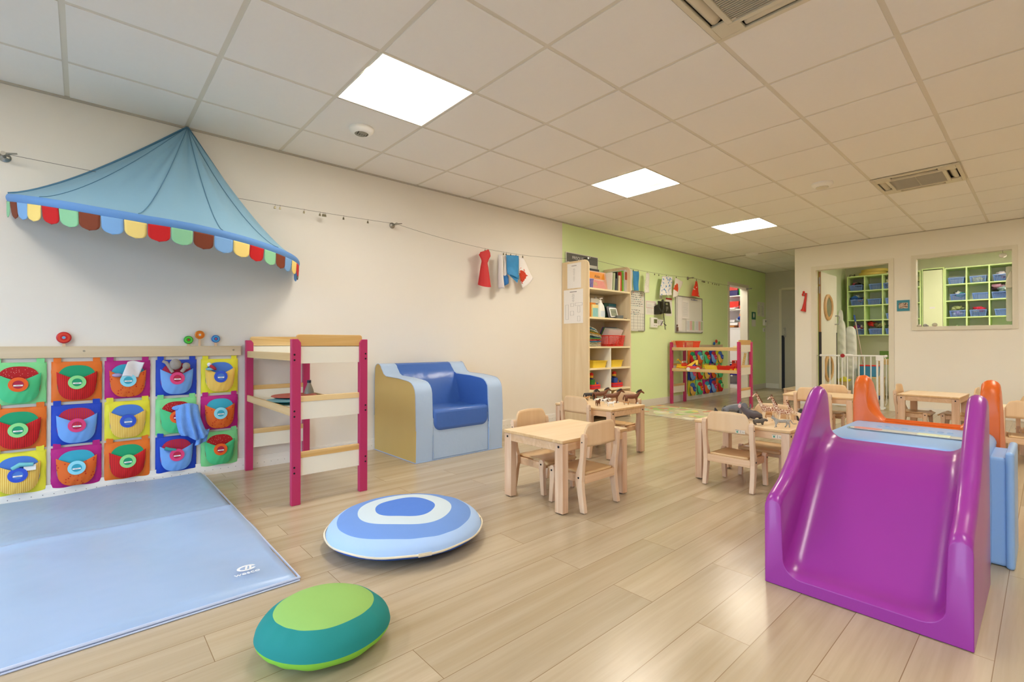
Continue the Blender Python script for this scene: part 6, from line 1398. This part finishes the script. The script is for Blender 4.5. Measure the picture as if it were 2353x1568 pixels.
def gir(): return quad(.085, .108, .021, .0062, [(.055, 0, .118, .014), (.072, 0, .150, .0095), (.084, 0, .182, .0075)], [(.088, 0, .19, .0085), (.098, 0, .188, .008), (.118, 0, .172, .005)], [(-.05, 0, .09, .004), (-.058, 0, .06, .0025)], belly=.95, step=.10)
def ghorn(t, dz, s):
    for q in (-1, 1): MB().tube([(.088*s, q*.004*s, .193*s+dz), (.086*s, q*.006*s, .206*s+dz)], [.002*s, .003*s], 6).build('horn', HB, t); MB().ell((.086*s, q*.014*s, .188*s+dz), (.003*s, .009*s, .004*s), 8, 6).build('ear', TAN, t, smooth=70)
    MB().tube([(.045*s, 0, .134*s+dz), (.064*s, 0, .16*s+dz), (.079*s, 0, .19*s+dz)], .0035*s, 6).build('mane', HB, t)
W180 = R48+pi
beast('toy_giraffe', 'toy giraffe at left with its head highest, pale legs', (2.70, 3.40, .4), W180, GIR, gir(), .96, AN2, extra=ghorn); beast('toy_giraffe', 'larger toy giraffe leaning forward right beside the first', (2.805, 3.35, .4), W180+.1, GIR, gir(), .93, AN2, extra=ghorn)
beast('toy_giraffe', 'baby toy giraffe behind at the right of the giraffe table', (2.84, 3.47, .4), radians(170), GIR, gir(), .70, AN2, extra=ghorn)
ele = quad(.10, .078, .026, .0105, [(.062, 0, .062, .021)], [(.078, 0, .062, .019), (.092, 0, .045, .009), (.108, 0, .045, .0065), (.116, 0, .062, .005), (.112, 0, .078, .004)], [(-.064, 0, .05, .004), (-.068, 0, .025, .003)], belly=1.02, step=.06)
def eleears(t, dz, s):
    for q in (-1, 1):
        m = MB().ell((0, 0, 0), (.019*s, .004*s, .023*s), 12, 8, rot=Matrix.Rotation(q*.5, 3, 'Z')); m.xf(Matrix.Translation((.062*s, q*.026*s, .064*s+dz))); m.build('ear', ELE, t, smooth=70)
        MB().tube([(.088*s, q*.009*s, .048*s+dz), (.102*s, q*.012*s, .038*s+dz), (.112*s, q*.011*s, .042*s+dz)], [.0035*s, .003*s, .0015*s], 6).build('tusk', IVO, t, smooth=60)
beast('toy_elephant', 'grey toy elephant with raised trunk on the giraffe table', (2.43, 3.47, .4), R48, ELE, ele, 1.12, AN2, extra=eleears)
hip = quad(.095, .055, .0245, .009, [(.058, 0, .052, .020)], [(.072, 0, .064, .014), (.085, 0, .078, .012), (.088, 0, .086, .010)], None, belly=1.05, step=.04)
beast('toy_hippo', 'dark toy hippo lifting its open pink mouth towards the elephant', (2.60, 3.42, .4), W180, HIP, hip, 1.15, AN2, extra=lambda t, dz, s: MB().ell((.088*s, 0, .078*s+dz), (.010*s, .011*s, .012*s), 12, 8).build('mouth', PNK, t, smooth=70))
rhi = quad(.06, .042, .0155, .006, [(.038, 0, .036, .012)], [(.048, 0, .034, .010), (.064, 0, .028, .007)], [(-.036, 0, .035, .002), (-.04, 0, .02, .0015)], step=.06)
beast('toy_rhino', 'small grey brown toy rhino in front of the left giraffe', P(1743, 977), R48, RHI, rhi, .92, AN2, extra=lambda t, dz, s: MB().lathe([(.004*s, 0), (.001*s, .016*s)], 8, (.062*s, 0, .033*s+dz)).build('horn', IVO, t))
che = quad(.085, .052, .0125, .0045, [(.046, 0, .054, .0095)], [(.056, 0, .062, .0088), (.066, 0, .058, .006)], [(-.05, 0, .045, .0035), (-.066, 0, .022, .003), (-.088, 0, .022, .003)], belly=.92, step=.16)
beast('toy_cheetah', 'grey spotted toy cheetah walking left at the front of the giraffe table', P(1797, 983), W180, CHE, che, 1.02, AN2, extra=ears(CHE, (.055, 0, .070), (.003, .003, .004), .006))
def ape(name, label, loc, rz, s): return beast(name, label, loc, rz, APE, [(None, [(0, 0, .03, .017), (.004, 0, .048, .016), (.008, 0, .058, .012)]), ((0, 2), [(.012, 0, .07, .013), (.018, 0, .068, .010)]), ((0, 1), [(.008, .018, .05, .008), (.022, .022, .028, .006), (.026, .02, .008, .006)]), ((0, 1), [(.008, -.018, .05, .008), (.022, -.022, .028, .006), (.026, -.02, .008, .006)]), ((0, 0), [(0, .012, .015, .009), (.006, .012, .005, .008)]), ((0, 0), [(0, -.012, .015, .009), (.006, -.012, .005, .008)])], s, AN2)
ape('toy_gorilla', 'black toy gorilla at the far left end of the giraffe table', (2.345, 3.40, .4), W180, .78); ape('toy_gorilla', 'black toy gorilla left of the elephant, half hidden by the chair back', (2.37, 3.46, .4), R48, .95); ape('toy_gorilla', 'dark toy monkey behind the baby giraffe', (2.83, 3.56, .4), R48, 1.15)
beast('toy_lion', 'small tan and brown toy lion behind the hippo', (2.64, 3.55, .4), R48, TAN, cow(), .95, AN2, extra=lambda t, dz, s: MB().ell((.042*s, 0, .052*s+dz), (.011*s, .014*s, .014*s), 12, 8).build('mane', HB, t, smooth=70))
beast('toy_zebra', 'small black and white toy animal on the seat of the chair behind the slide', tuple(onz(1836, 947, .213)), R48, BWM, cow(), .75, 'toys on chairs')
